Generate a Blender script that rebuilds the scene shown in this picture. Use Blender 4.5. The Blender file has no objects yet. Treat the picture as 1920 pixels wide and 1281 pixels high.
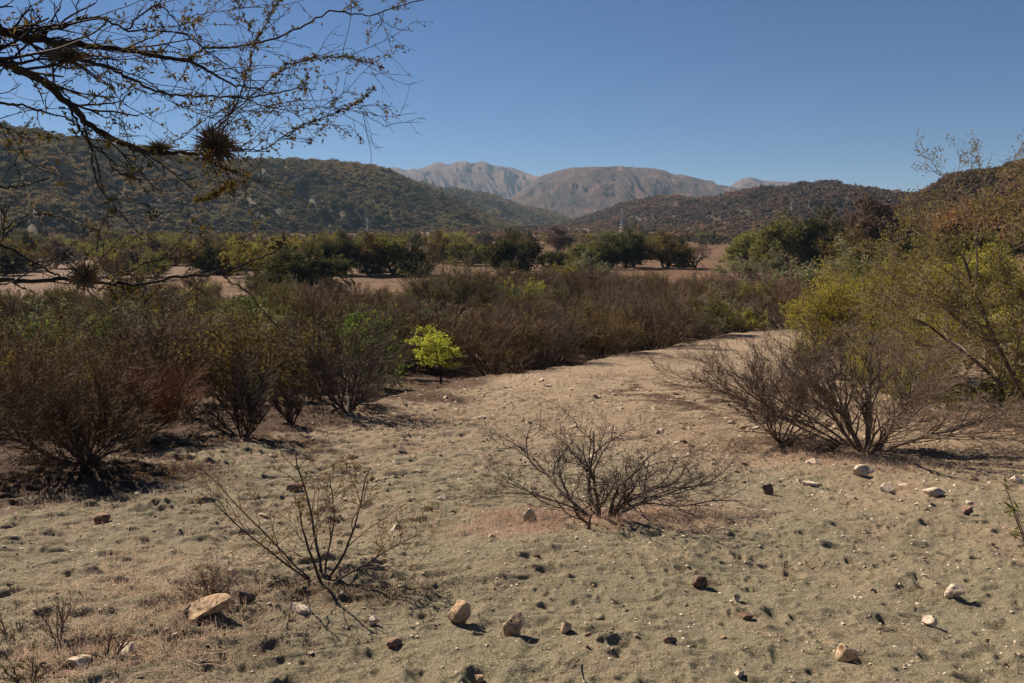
import bpy, math, random, time
import numpy as np
from mathutils import Vector
from mathutils.bvhtree import BVHTree
T0 = time.time()
R = math.radians
SC = bpy.context.scene
COL = SC.collection
rng = np.random.default_rng(11)

# ------------------------------------------------------------------ camera, sky, sun, exposure
EYE = 1.6
PITCH = R(7.8)
F = 1493.3                      # focal length in photo pixels (28 mm on full frame)
cam = bpy.data.cameras.new('camera'); cam.lens = 28.0; cam.sensor_width = 36.0
cam.clip_start = 0.05; cam.clip_end = 30000
camo = bpy.data.objects.new('camera', cam); COL.objects.link(camo)
camo.location = (0, 0, EYE); camo.rotation_euler = (R(90) - PITCH, 0, 0)
SC.camera = camo
SUN_AZ = R(-46)                 # degrees right of the view direction (+Y)
SUN_EL = R(38)
w = bpy.data.worlds.new('World'); SC.world = w; w.use_nodes = True
nt = w.node_tree; nt.nodes.clear()
sky = nt.nodes.new('ShaderNodeTexSky'); sky.sky_type = 'NISHITA'; sky.sun_disc = False
sky.sun_elevation = SUN_EL; sky.sun_rotation = SUN_AZ
sky.altitude = 1800; sky.air_density = 1.0; sky.dust_density = 0.0; sky.ozone_density = 10.0
bg = nt.nodes.new('ShaderNodeBackground'); bg.inputs['Strength'].default_value = 0.035
wo = nt.nodes.new('ShaderNodeOutputWorld')
nt.links.new(sky.outputs[0], bg.inputs[0]); nt.links.new(bg.outputs[0], wo.inputs[0])
sl = bpy.data.lights.new('sun', 'SUN'); sl.energy = 5.0; sl.angle = R(0.5); sl.color = (1.0, 0.86, 0.68)
so = bpy.data.objects.new('sun', sl); COL.objects.link(so)
sd = Vector((math.sin(SUN_AZ) * math.cos(SUN_EL), math.cos(SUN_AZ) * math.cos(SUN_EL), math.sin(SUN_EL)))
so.rotation_euler = sd.to_track_quat('Z', 'Y').to_euler()
SC.view_settings.view_transform = 'Standard'; SC.view_settings.look = 'None'
SC.view_settings.exposure = 0.93; SC.view_settings.gamma = 1.0; SC.view_settings.use_curve_mapping = False
SC.cycles.max_bounces = 6; SC.cycles.diffuse_bounces = 2; SC.cycles.transparent_max_bounces = 4
SC.cycles.volume_bounces = 0

# ------------------------------------------------------------------ small maths
def raydir(px, py):
    a = (px - 960.0) / F; b = (640.5 - py) / F
    y = math.cos(PITCH) + b * math.sin(PITCH); z = -math.sin(PITCH) + b * math.cos(PITCH)
    return (a, y, z)
def project(x, y, z):
    z = z - EYE
    d = y * math.cos(PITCH) - z * math.sin(PITCH); u = y * math.sin(PITCH) + z * math.cos(PITCH)
    return 960 + F * x / d, 640.5 - F * u / d
def sstep(a, b, x):
    t = np.clip((x - a) / (b - a), 0, 1); return t * t * (3 - 2 * t)
def h2(ix, iy, seed):
    n = (ix.astype(np.int64) * 374761393 + iy.astype(np.int64) * 668265263 + seed * 982451653) & 0xffffffff
    n = ((n ^ (n >> 13)) * 1274126177) & 0xffffffff
    n = (n ^ (n >> 16)) & 0xffffffff
    return n / 4294967295.0
def vnoise(x, y, seed=0):
    ix = np.floor(x); iy = np.floor(y); fx = x - ix; fy = y - iy
    fx = fx * fx * fx * (fx * (fx * 6 - 15) + 10); fy = fy * fy * fy * (fy * (fy * 6 - 15) + 10)
    a = h2(ix, iy, seed); b = h2(ix + 1, iy, seed); c = h2(ix, iy + 1, seed); d = h2(ix + 1, iy + 1, seed)
    return (a + (b - a) * fx) * (1 - fy) + (c + (d - c) * fx) * fy - 0.5
def fbm(x, y, oct=4, seed=0):
    s = 0; a = 1.0
    for k in range(oct):
        s = s + a * vnoise(x * 2 ** k + 17.3 * k, y * 2 ** k - 9.1 * k, seed + k); a *= 0.5
    return s
def pits(x, y, cell, seed, rmin, rmax, prob):
    cx = np.floor(x / cell); cy = np.floor(y / cell); out = np.zeros_like(x)
    for i in (-1, 0, 1):
        for j in (-1, 0, 1):
            gx = cx + i; gy = cy + j
            px = (gx + h2(gx, gy, seed)) * cell; py = (gy + h2(gx, gy, seed + 1)) * cell
            r = rmin + (rmax - rmin) * h2(gx, gy, seed + 2); on = h2(gx, gy, seed + 3) < prob
            ex = 0.7 + 0.9 * h2(gx, gy, seed + 4)
            q = (((x - px) / (r * ex)) ** 2 + ((y - py) / r) ** 2)
            v = -np.exp(-q * 1.6) + 0.42 * np.exp(-(np.sqrt(q) - 1.35) ** 2 * 5)
            out = out + np.where(on, v * r, 0)
    return out

# ------------------------------------------------------------------ terrain height
DT = np.array([0, 2.7, 4.6, 6.5, 8.5, 11, 16, 24, 34, 45, 60, 80, 120, 300, 420, 600, 1000, 2000, 5000])
ET = np.array([1.60, 1.66, 2.10, 2.46, 2.72, 3.06, 3.66, 4.6, 5.5, 6.2, 6.75, 7.0, 7.0, 7.0, 5.0, 1.0, -6, -18, -60])
EY = np.array([-5, 0, 8.7, 11, 14, 16.4, 20, 26, 28, 45, 60, 300])
EX = np.array([-12, -9, -5.4, -5.1, -4.8, -3.0, -2.0, -1.0, .75, 10.3, 24, 200])
def smooth_table():
    d = np.linspace(0, 200, 2001); e = np.interp(d, DT, ET)
    k = np.hanning(31); k /= k.sum(); ee = np.convolve(np.pad(e, 15, mode='edge'), k, mode='valid')
    return d, ee
SD, SE = smooth_table()
def edge_s(x, y):
    return x - (np.interp(y, EY, EX) + 0.7 * vnoise(y * 0.6, x * 0.1, 77) + (.5 + y * .03) * fbm(x * .5, y * .5, 3, 78))
def gz(x, y, micro=True):
    x = np.asarray(x, float); y = np.asarray(y, float)
    d = np.sqrt(y * y + 0.12 * x * x) * np.where(y < 0, -0.0, 1)
    dep = np.where(d < 190, np.interp(d, SD, SE), np.interp(d, DT, ET))
    z = EYE - dep
    s = edge_s(x, y)
    f = sstep(3, 8, y) * (1 - sstep(40, 70, y))
    z = z - 0.42 * f * sstep(0.0, 1.6, -s) + 0.13 * f * np.exp(-((s - 0.35) / 0.7) ** 2) * (1 - sstep(12, 30, y))
    rr = np.maximum(0, x - 0.35 * y - 3) * sstep(12, 40, y)
    z = z + 0.12 * np.minimum(rr, 60) + 0.02 * np.maximum(rr - 60, 0)
    # crest of the near hummock running through the two front shrubs
    cr = y - (4.75 + 0.38 * x)
    z = z + 0.10 * np.exp(-(cr / 0.8) ** 2) * (1 - sstep(2.2, 4.5, x))
    lf = sstep(1.0, 5.0, d)
    z = z + 0.22 * fbm(x * 0.16, y * 0.16, 3, 5) * lf + 0.6 * fbm(x * .02, y * .02, 3, 9) * sstep(40, 150, d) * (1 + 3 * sstep(200, 700, d))
    if micro:
        m = 1 - sstep(25, 60, d)
        z = z + m * 0.075 * fbm(x * 1.3, y * 1.3, 6, 21)
        wx = x + .05 * fbm(x * 7, y * 7, 2, 141); wy = y + .05 * fbm(x * 7, y * 7, 2, 151)
        rip = fbm(x * 2.1 + y * 0.7, y * 5.2 - x * 1.6, 3, 31)
        left = sstep(1.0, -2.5, x - 0.1 * y)
        z = z + m * (0.028 + 0.070 * left) * np.abs(rip) * sstep(2, 4, d)
        z = z + m * 0.016 * fbm(x * 9, y * 9, 4, 171) * (.35 + 1.3 * sstep(-.3, .3, fbm(x * .8, y * .8, 2, 181)))
        z = z + m * 0.42 * pits(wx, wy, 0.24, 51, 0.02, 0.08, 0.55)
        z = z + m * 0.40 * pits(wx, wy, 0.10, 61, 0.014, 0.036, 0.7)
    return z
def hit(px, py, tmax=3500.0):
    a, b, c = raydir(px, py)
    t = np.exp(np.linspace(math.log(1.2), math.log(tmax), 1400))
    zz = EYE + c * t - gz(a * t, b * t, False)
    i = np.argmax(zz < 0)
    if i == 0: i = len(t) - 1
    t0, t1 = t[i - 1], t[i]
    for _ in range(12):
        m = 0.5 * (t0 + t1)
        if EYE + c * m - float(gz(a * m, b * m, False)) < 0: t1 = m
        else: t0 = m
    return a * t1, b * t1
def zat(x, y): return float(gz(np.array([x]), np.array([y]))[0])

# ------------------------------------------------------------------ mesh helpers
def mesh_np(name, verts, faces, mats, midx=None, smooth=False):
    me = bpy.data.meshes.new(name)
    verts = np.ascontiguousarray(verts, dtype=np.float32)
    faces = [f for f in faces if len(f)]
    me.vertices.add(len(verts)); me.vertices.foreach_set('co', verts.ravel())
    li = np.concatenate([f.ravel() for f in faces]).astype(np.int32)
    sizes = np.concatenate([np.full(len(f), f.shape[1], np.int32) for f in faces])
    st = np.zeros(len(sizes), np.int32); st[1:] = np.cumsum(sizes)[:-1]
    me.loops.add(len(li)); me.loops.foreach_set('vertex_index', li)
    me.polygons.add(len(sizes)); me.polygons.foreach_set('loop_start', st)
    try: me.polygons.foreach_set('loop_total', sizes)
    except Exception: pass
    for m in mats: me.materials.append(m)
    if midx is not None: me.polygons.foreach_set('material_index', np.asarray(midx, np.int32))
    me.polygons.foreach_set('use_smooth', np.full(len(sizes), smooth, bool))
    me.update(calc_edges=True); me.validate()
    return me
def link(name, me, parent=None, **k):
    o = bpy.data.objects.new(name, me); COL.objects.link(o)
    if parent is not None: o.parent = parent
    for a, b in k.items():
        if b is not None: o[a] = b
    return o
def tubes(polys, sides):
    by = {}
    for p, r in polys: by.setdefault(len(p), []).append((p, r))
    V = []; Fs = []; off = 0
    for n, lst in by.items():
        P = np.array([q[0] for q in lst], float); Rr = np.array([q[1] for q in lst], float); K = len(lst)
        T = np.gradient(P, axis=1); T /= np.linalg.norm(T, axis=2, keepdims=True) + 1e-9
        m = np.abs(T.mean(1)[:, 2]) > 0.75
        ref = np.where(m[:, None], np.array([[1., 0, 0]]), np.array([[0, 0, 1.]]))[:, None, :]
        U = np.cross(T, ref); U /= np.linalg.norm(U, axis=2, keepdims=True) + 1e-9
        W = np.cross(T, U)
        a = np.arange(sides) * 2 * math.pi / sides
        vv = P[:, :, None, :] + Rr[:, :, None, None] * (np.cos(a)[None, None, :, None] * U[:, :, None, :] + np.sin(a)[None, None, :, None] * W[:, :, None, :])
        V.append(vv.reshape(-1, 3))
        k = np.arange(K)[:, None, None] * n * sides; i = np.arange(n - 1)[None, :, None] * sides; s = np.arange(sides)[None, None, :]
        s2 = (s + 1) % sides
        f = np.stack([k + i + s, k + i + s2, k + i + sides + s2, k + i + sides + s], -1).reshape(-1, 4) + off
        Fs.append(f); off += K * n * sides
    return np.concatenate(V), np.concatenate(Fs)
def leafq(c, size, aspect, g, droop=0.0):
    n = len(c)
    a = g.normal(size=(n, 3)); a[:, 2] -= droop; a /= np.linalg.norm(a, axis=1, keepdims=True)
    b = g.normal(size=(n, 3)); b -= a * (a * b).sum(1, keepdims=True); b /= np.linalg.norm(b, axis=1, keepdims=True)
    s = size * (0.6 + 0.8 * g.random((n, 1)))
    a = a * s; b = b * s * aspect
    V = np.stack([c - a, c + b - .2 * a, c + a, c - b - .2 * a], 1).reshape(-1, 3)
    return V, np.arange(n * 4).reshape(n, 4)
def nrm(v):
    l = math.sqrt(v[0] * v[0] + v[1] * v[1] + v[2] * v[2]) + 1e-9
    return (v[0] / l, v[1] / l, v[2] / l)
def grow(out, p, d, L, r, lvl, P, g):
    n = P['n'][lvl]; jit = P['jit'][lvl]; up = P['up'][lvl]
    pts = [p]; rad = [r]; r1 = r * P['taper'][lvl]; dirs = [d]
    for i in range(n):
        d = nrm((d[0] + g.gauss(0, jit), d[1] + g.gauss(0, jit), d[2] + g.gauss(0, jit) + up))
        st = L / n
        p = (p[0] + d[0] * st, p[1] + d[1] * st, p[2] + d[2] * st)
        if p[2] < 0.02: p = (p[0], p[1], 0.02 + 0.02 * g.random())
        pts.append(p); rad.append(r + (r1 - r) * (i + 1) / n); dirs.append(d)
    out[lvl].append((pts, rad))
    if lvl + 1 < P['lv']:
        k = P['k'][lvl]; k = int(k) + (1 if g.random() < k - int(k) else 0)
        for c in range(k):
            t = P['t0'][lvl] + (1 - P['t0'][lvl]) * (c + g.random()) / max(k, 1)
            t = min(t, 0.999); i = int(t * n); f = t * n - i
            q = tuple(pts[i][j] + (pts[i + 1][j] - pts[i][j]) * f for j in range(3))
            dd = dirs[i + 1]; a = P['ang'][lvl] * (0.6 + 0.8 * g.random())
            e = nrm((g.gauss(0, 1), g.gauss(0, 1), g.gauss(0, 1) * P.get('flat', 1)))
            dt = e[0] * dd[0] + e[1] * dd[1] + e[2] * dd[2]
            e = nrm((e[0] - dt * dd[0], e[1] - dt * dd[1], e[2] - dt * dd[2]))
            nd = nrm(tuple(dd[j] * math.cos(a) + e[j] * math.sin(a) for j in range(3)))
            rr = max((rad[i] + (rad[i + 1] - rad[i]) * f) * P.get('rr', .62), P['rmin'])
            grow(out, q, nd, L * P['ratio'][lvl] * (0.6 + 0.7 * g.random()) * (1.15 - 0.5 * t), rr, lvl + 1, P, g)

# ------------------------------------------------------------------ materials
def mat(name, rough=0.9):
    m = bpy.data.materials.new(name); m.use_nodes = True
    n = m.node_tree.nodes; b = n['Principled BSDF']; b.inputs['Roughness'].default_value = rough
    b.inputs['Specular IOR Level'].default_value = 0.25
    return m, m.node_tree, b
def ramp(t, stops, fac):
    r = t.nodes.new('ShaderNodeValToRGB'); cr = r.color_ramp
    while len(cr.elements) < len(stops): cr.elements.new(0.5)
    for e, (p, c) in zip(cr.elements, stops): e.position = p; e.color = (*c, 1)
    t.links.new(fac, r.inputs[0]); return r.outputs[0]
def noise(t, scale, detail=3, vec=None, rough=0.55):
    n = t.nodes.new('ShaderNodeTexNoise'); n.inputs['Scale'].default_value = scale; n.inputs['Detail'].default_value = detail
    n.inputs['Roughness'].default_value = rough
    if vec is None:
        g = t.nodes.new('ShaderNodeNewGeometry'); vec = g.outputs['Position']
    t.links.new(vec, n.inputs['Vector']); return n.outputs[0]
def mix(t, f, a, b, mode='MIX'):
    m = t.nodes.new('ShaderNodeMix'); m.data_type = 'RGBA'; m.blend_type = mode
    for s, v in ((m.inputs[0], f), (m.inputs[6], a), (m.inputs[7], b)):
        if isinstance(v, (int, float)): s.default_value = v
        elif isinstance(v, tuple): s.default_value = (*v, 1)
        else: t.links.new(v, s)
    return m.outputs[2]
def math_(t, op, a, b=0.0, c=None):
    m = t.nodes.new('ShaderNodeMath'); m.operation = op
    for i, v in enumerate((a, b, c)):
        if v is None: continue
        if isinstance(v, (int, float)): m.inputs[i].default_value = v
        else: t.links.new(v, m.inputs[i])
    return m.outputs[0]
def objcoord(t):
    return t.nodes.new('ShaderNodeTexCoord').outputs['Object']
def bark(name, c0, c1, rnd=0.35, scale=14):
    m, t, b = mat(name, 0.85)
    o = t.nodes.new('ShaderNodeObjectInfo')
    col = ramp(t, [(0.3, c0), (0.75, c1)], noise(t, scale, 3, objcoord(t)))
    hs = t.nodes.new('ShaderNodeHueSaturation')
    v = math_(t, 'MULTIPLY_ADD', o.outputs['Random'], rnd * 2, 1 - rnd)
    t.links.new(v, hs.inputs['Value']); t.links.new(col, hs.inputs['Color'])
    t.links.new(hs.outputs[0], b.inputs['Base Color'])
    bp = t.nodes.new('ShaderNodeBump'); bp.inputs['Strength'].default_value = 0.5; bp.inputs['Distance'].default_value = 0.01
    t.links.new(noise(t, scale * 6, 3, objcoord(t)), bp.inputs['Height']); t.links.new(bp.outputs[0], b.inputs['Normal'])
    return m
def leafmat(name, c0, c1, rnd=0.25, transl=0.35, scale=3.0):
    m, t, b = mat(name, 0.85); b.inputs['Specular IOR Level'].default_value = 0.06
    o = t.nodes.new('ShaderNodeObjectInfo')
    col = ramp(t, [(0.25, c0), (0.8, c1)], noise(t, scale, 4, objcoord(t), .7))
    hs = t.nodes.new('ShaderNodeHueSaturation')
    t.links.new(math_(t, 'MULTIPLY_ADD', o.outputs['Random'], rnd * 2, 1 - rnd), hs.inputs['Value'])
    t.links.new(math_(t, 'MULTIPLY_ADD', o.outputs['Random'], 0.03, 0.485), hs.inputs['Hue'])
    t.links.new(col, hs.inputs['Color']); t.links.new(hs.outputs[0], b.inputs['Base Color'])
    tr = t.nodes.new('ShaderNodeBsdfTranslucent'); t.links.new(hs.outputs[0], tr.inputs[0])
    mx = t.nodes.new('ShaderNodeMixShader'); mx.inputs[0].default_value = transl
    t.links.new(b.outputs[0], mx.inputs[1]); t.links.new(tr.outputs[0], mx.inputs[2])
    t.links.new(mx.outputs[0], t.nodes['Material Output'].inputs[0])
    return m
M = {}
M['bark_dark'] = bark('bark_dark', (.024, .017, .013), (.080, .058, .046))
M['bark_mid'] = bark('bark_mid', (.036, .025, .020), (.125, .088, .070))
M['twig_grey'] = bark('twig_grey', (.100, .070, .050), (.27, .195, .145))
M['twig_brown'] = bark('twig_brown', (.066, .040, .020), (.200, .124, .066))
M['twig_rust'] = bark('twig_rust', (.095, .040, .018), (.21, .092, .040))
M['bark_near'] = bark('bark_near', (.018, .012, .010), (.060, .040, .032), 0.05, 40)
M['leaf_dark'] = leafmat('leaf_dark', (.036, .036, .014), (.092, .086, .030))
M['leaf_olive'] = leafmat('leaf_olive', (.105, .100, .030), (.22, .20, .060))
M['leaf_brownolive'] = leafmat('leaf_brownolive', (.088, .060, .019), (.19, .132, .038))
M['leaf_green'] = leafmat('leaf_green', (.085, .110, .026), (.19, .225, .055))
M['leaf_lime'] = leafmat('leaf_lime', (.30, .31, .040), (.56, .52, .075), 0.1, .45)
M['leaf_yellowgreen'] = leafmat('leaf_yellowgreen', (.19, .18, .034), (.42, .36, .072), 0.12, .4)
M['leaf_greygreen'] = leafmat('leaf_greygreen', (.150, .155, .075), (.29, .285, .145))
M['leaf_orange'] = leafmat('leaf_orange', (.17, .075, .033), (.33, .155, .065))
M['leaf_brown'] = leafmat('leaf_brown', (.07, .048, .034), (.15, .098, .066))
M['leaf_near'] = leafmat('leaf_near', (.055, .040, .014), (.17, .115, .030), .05, .4, 18)
M['leaf_mimosa'] = leafmat('leaf_mimosa', (.13, .125, .036), (.29, .255, .070), .05, .4)
M['leaf_tan'] = leafmat('leaf_tan', (.16, .10, .03), (.34, .22, .07), .05, .4, 18)
M['straw'] = leafmat('straw', (.44, .30, .215), (.72, .54, .42), .1, .3, 4)
M['cactus'] = bark('cactus', (.022, .028, .016), (.050, .055, .034))
M['airplant'] = leafmat('airplant', (.13, .080, .045), (.36, .25, .16), .05, .2, 12)

def stone_mat(name, c0, c1, c2):
    m, t, b = mat(name, 0.92)
    oi = t.nodes.new('ShaderNodeObjectInfo'); oc = objcoord(t)
    add = t.nodes.new('ShaderNodeVectorMath'); add.operation = 'ADD'
    t.links.new(oc, add.inputs[0]); t.links.new(oi.outputs['Random'], add.inputs[1])
    col = ramp(t, [(0.25, c0), (0.5, c1), (0.72, c2)], noise(t, 9, 6, add.outputs[0], .7))
    sp = ramp(t, [(0.36, (.35, .3, .26)), (0.5, (1, 1, 1))], noise(t, 38, 3, add.outputs[0]))
    t.links.new(mix(t, 0.8, col, sp, 'MULTIPLY'), b.inputs['Base Color'])
    bp = t.nodes.new('ShaderNodeBump'); bp.inputs['Strength'].default_value = 0.9; bp.inputs['Distance'].default_value = 0.012
    t.links.new(noise(t, 22, 8, add.outputs[0], .75), bp.inputs['Height']); t.links.new(bp.outputs[0], b.inputs['Normal'])
    return m
M['stone_tan'] = stone_mat('stone_tan', (.26, .17, .10), (.46, .32, .20), (.62, .48, .34))
M['stone_pale'] = stone_mat('stone_pale', (.40, .31, .23), (.60, .49, .38), (.74, .64, .53))
M['stone_dark'] = stone_mat('stone_dark', (.085, .060, .045), (.15, .108, .08), (.23, .165, .12))
M['stone_brown'] = stone_mat('stone_brown', (.13, .075, .055), (.24, .15, .11), (.34, .23, .17))

def ground_mat():
    m, t, b = mat('ground', 0.96)
    at = t.nodes.new('ShaderNodeAttribute'); at.attribute_name = 'zone'
    sep = t.nodes.new('ShaderNodeSeparateColor'); t.links.new(at.outputs['Color'], sep.inputs[0])
    soil, field, straw = sep.outputs[0], sep.outputs[1], sep.outputs[2]
    fine = noise(t, 95, 4, rough=.7); mid = noise(t, 9, 5, rough=.65); big = noise(t, 0.9, 5, rough=.6); grit = noise(t, 190, 3)
    sandc = ramp(t, [(0.30, (.130, .117, .076)), (0.5, (.225, .197, .130)), (0.72, (.35, .295, .205))], fine)
    sandb = ramp(t, [(0.30, (.18, .132, .086)), (0.5, (.28, .208, .142)), (0.72, (.42, .325, .230))], fine)
    pat = math_(t, 'ADD', math_(t, 'MULTIPLY', big, .6), math_(t, 'MULTIPLY', mid, .4))
    f1 = ramp(t, [(0.50, (0, 0, 0)), (0.70, (1, 1, 1))], math_(t, 'ADD', pat, math_(t, 'MULTIPLY', at.outputs['Alpha'], 0.28)))
    base = mix(t, f1, sandc, sandb)
    sp = ramp(t, [(0.32, (.42, .40, .36)), (0.43, (.95, .95, .95)), (0.60, (1.05, 1.05, 1.05)), (0.70, (1.65, 1.6, 1.5))], grit)
    base = mix(t, .75, base, sp, 'MULTIPLY')
    soilc = ramp(t, [(0.3, (.040, .021, .012)), (0.5, (.080, .045, .027)), (0.7, (.150, .090, .056))], mid)
    soilc = mix(t, .5, soilc, ramp(t, [(0.35, (.4, .4, .4)), (0.6, (1.2, 1.2, 1.2))], fine), 'MULTIPLY')
    base = mix(t, soil, base, soilc)
    fc = ramp(t, [(0.35, (.060, .030, .014)), (0.5, (.110, .056, .028)), (0.66, (.165, .090, .048))], noise(t, .22, 8, rough=.72))
    base = mix(t, field, base, fc)
    stc = ramp(t, [(0.35, (.205, .15, .108)), (0.65, (.38, .295, .225))], fine)
    base = mix(t, straw, base, stc)
    t.links.new(base, b.inputs['Base Color'])
    bp = t.nodes.new('ShaderNodeBump'); bp.inputs['Strength'].default_value = 1.0; bp.inputs['Distance'].default_value = 0.035
    hh = math_(t, 'ADD', math_(t, 'MULTIPLY', noise(t, 40, 6, rough=.7), 0.8), math_(t, 'MULTIPLY', grit, 0.25))
    t.links.new(hh, bp.inputs['Height'])
    t.links.new(bp.outputs[0], b.inputs['Normal'])
    return m
M['ground'] = ground_mat()
def hill_mat(name, cols, scale, bumpd, stretch=None):
    m, t, b = mat(name, 0.95)
    n1 = noise(t, scale, 9, rough=.62); n2 = noise(t, scale * 7, 6, rough=.7)
    f = math_(t, 'ADD', math_(t, 'MULTIPLY', n1, .65), math_(t, 'MULTIPLY', n2, .35))
    t.links.new(ramp(t, cols, f), b.inputs['Base Color'])
    bp = t.nodes.new('ShaderNodeBump'); bp.inputs['Strength'].default_value = 0.7; bp.inputs['Distance'].default_value = bumpd
    t.links.new(n2, bp.inputs['Height']); t.links.new(bp.outputs[0], b.inputs['Normal'])
    return m
M['hill_soil'] = hill_mat('hill_soil', [(0.35, (.034, .030, .017)), (0.6, (.060, .048, .028))], .02, 2)
M['scree'] = hill_mat('scree', [(0.4, (.10, .066, .045)), (0.6, (.20, .13, .09))], .05, 1)
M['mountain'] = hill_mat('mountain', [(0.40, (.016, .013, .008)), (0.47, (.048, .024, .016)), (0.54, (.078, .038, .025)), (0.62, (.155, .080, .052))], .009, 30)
M['mountain_far'] = hill_mat('mountain_far', [(0.38, (.050, .030, .023)), (0.5, (.115, .062, .048)), (0.62, (.19, .105, .080))], .007, 34)  # rock tones lifted slightly, standing in for thicker distance haze
def wood_mat():
    m, t, b = mat('woodland', 0.85)
    at = t.nodes.new('ShaderNodeAttribute'); at.attribute_name = 'tint'
    sep = t.nodes.new('ShaderNodeSeparateColor'); t.links.new(at.outputs['Color'], sep.inputs[0])
    g = ramp(t, [(0.0, (.058, .058, .024)), (0.35, (.095, .090, .036)), (0.6, (.150, .128, .046)), (0.8, (.20, .155, .054)), (1.0, (.23, .145, .060))], sep.outputs[0])
    r = ramp(t, [(0.0, (.080, .050, .034)), (0.4, (.140, .080, .054)), (0.7, (.20, .104, .060)), (0.88, (.25, .12, .055)), (1.0, (.17, .15, .055))], sep.outputs[0])
    c = mix(t, sep.outputs[1], g, r)
    t.links.new(c, b.inputs['Base Color'])
    tr = t.nodes.new('ShaderNodeBsdfTranslucent'); t.links.new(c, tr.inputs[0])
    mx = t.nodes.new('ShaderNodeMixShader'); mx.inputs[0].default_value = 0.3
    t.links.new(b.outputs[0], mx.inputs[1]); t.links.new(tr.outputs[0], mx.inputs[2])
    t.links.new(mx.outputs[0], t.nodes['Material Output'].inputs[0])
    return m
M['woodland'] = wood_mat()

# ------------------------------------------------------------------ the ground: one sheet
def build_ground():
    az = np.concatenate([np.linspace(-100, -38, 40, endpoint=False), np.linspace(-38, 38, 1100), np.linspace(38, 100, 41)[1:]])
    az = np.radians(az)
    r = np.concatenate([np.exp(np.linspace(math.log(.3), math.log(2.2), 60, endpoint=False)),
                        np.exp(np.linspace(math.log(2.2), math.log(22), 760, endpoint=False)),
                        np.exp(np.linspace(math.log(22), math.log(110), 170, endpoint=False)),
                        np.exp(np.linspace(math.log(110), math.log(4500), 130))])
    A, RR = np.meshgrid(az, r)
    X = (np.sin(A) * RR).ravel(); Y = (np.cos(A) * RR).ravel()
    Z = np.empty_like(X); near = RR.ravel() < 62
    Z[near] = gz(X[near], Y[near], True); Z[~near] = gz(X[~near], Y[~near], False)
    nr, nc = A.shape
    i = np.arange(nr - 1)[:, None] * nc + np.arange(nc - 1)[None, :]
    f = np.stack([i, i + 1, i + nc + 1, i + nc], -1).reshape(-1, 4)[:, ::-1]
    me = mesh_np('ground', np.stack([X, Y, Z], 1), [f], [M['ground']], smooth=True)
    s = edge_s(X, Y); n1 = fbm(X * .5, Y * .5, 4, 90); n2 = fbm(X * 2.2, Y * 2.2, 3, 91)
    soil = sstep(-.6, 1.1, -s + n1 * 1.6 + n2 * .5 + 1.15 * sstep(7, 10, Y) * (1 - sstep(26, 34, Y))) * sstep(6, 9, Y) * (1 - sstep(70, 95, Y))
    # stains and litter patches on the open sand
    def blob(cx, cy, rx, ry, a): return a * np.exp(-(((X - cx) / rx) ** 2 + ((Y - cy) / ry) ** 2) ** 1.3)
    def pblob(px, py, wx, wy, a):
        cx, cy = hit(px, py); x2, _ = hit(px + wx, py); _, y2 = hit(px, py - wy)
        return blob(cx, cy, abs(x2 - cx), abs(y2 - cy), a)
    st = pblob(70, 885, 190, 26, 1.) + pblob(330, 835, 200, 18, .7) + pblob(560, 790, 240, 26, .8) + pblob(1250, 735, 130, 30, .8) + pblob(1500, 845, 190, 28, .55) + pblob(1800, 790, 160, 30, .5) + pblob(60, 925, 130, 20, .5) + pblob(1260, 668, 120, 8, .4) + pblob(620, 1105, 200, 26, .35) + pblob(240, 1215, 300, 60, .4)
    st = st + pblob(1880, 700, 160, 60, .8)
    soil = np.clip(soil + 1.5 * st * sstep(-.35, .25, n2 + n1 * .6), 0, 1)
    field = sstep(60, 95, Y + n1 * 12)
    pale = pblob(1590, 478, 90, 12, 1.) 
    straw = np.clip((pblob(1150, 975, 250, 32, 1.) + pblob(960, 1000, 90, 25, .7) + pblob(1620, 870, 220, 22, .5) + pblob(560, 960, 150, 90, .35) + pblob(300, 1090, 240, 60, .45) + pblob(1240, 850, 220, 50, .4) + pblob(60, 960, 130, 30, .5) + pblob(900, 840, 220, 40, .35)) * sstep(-.3, .35, n2), 0, 1)
    straw = np.clip(straw + pale * .9, 0, 1)
    beige = sstep(7, 16, Y) * .9 + .35 * sstep(1.5, 4, X) * sstep(3, 6, Y)
    colr = np.stack([soil, field * (1 - pale), straw, np.clip(beige, 0, 1)], 1).astype(np.float32)
    at = me.color_attributes.new('zone', 'FLOAT_COLOR', 'POINT'); at.data.foreach_set('color', colr.ravel())
    link('ground', me, kind='structure', label='sandy slope running down to the flat brown valley floor', category='ground')
build_ground()
print('ground', time.time() - T0)

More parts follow.
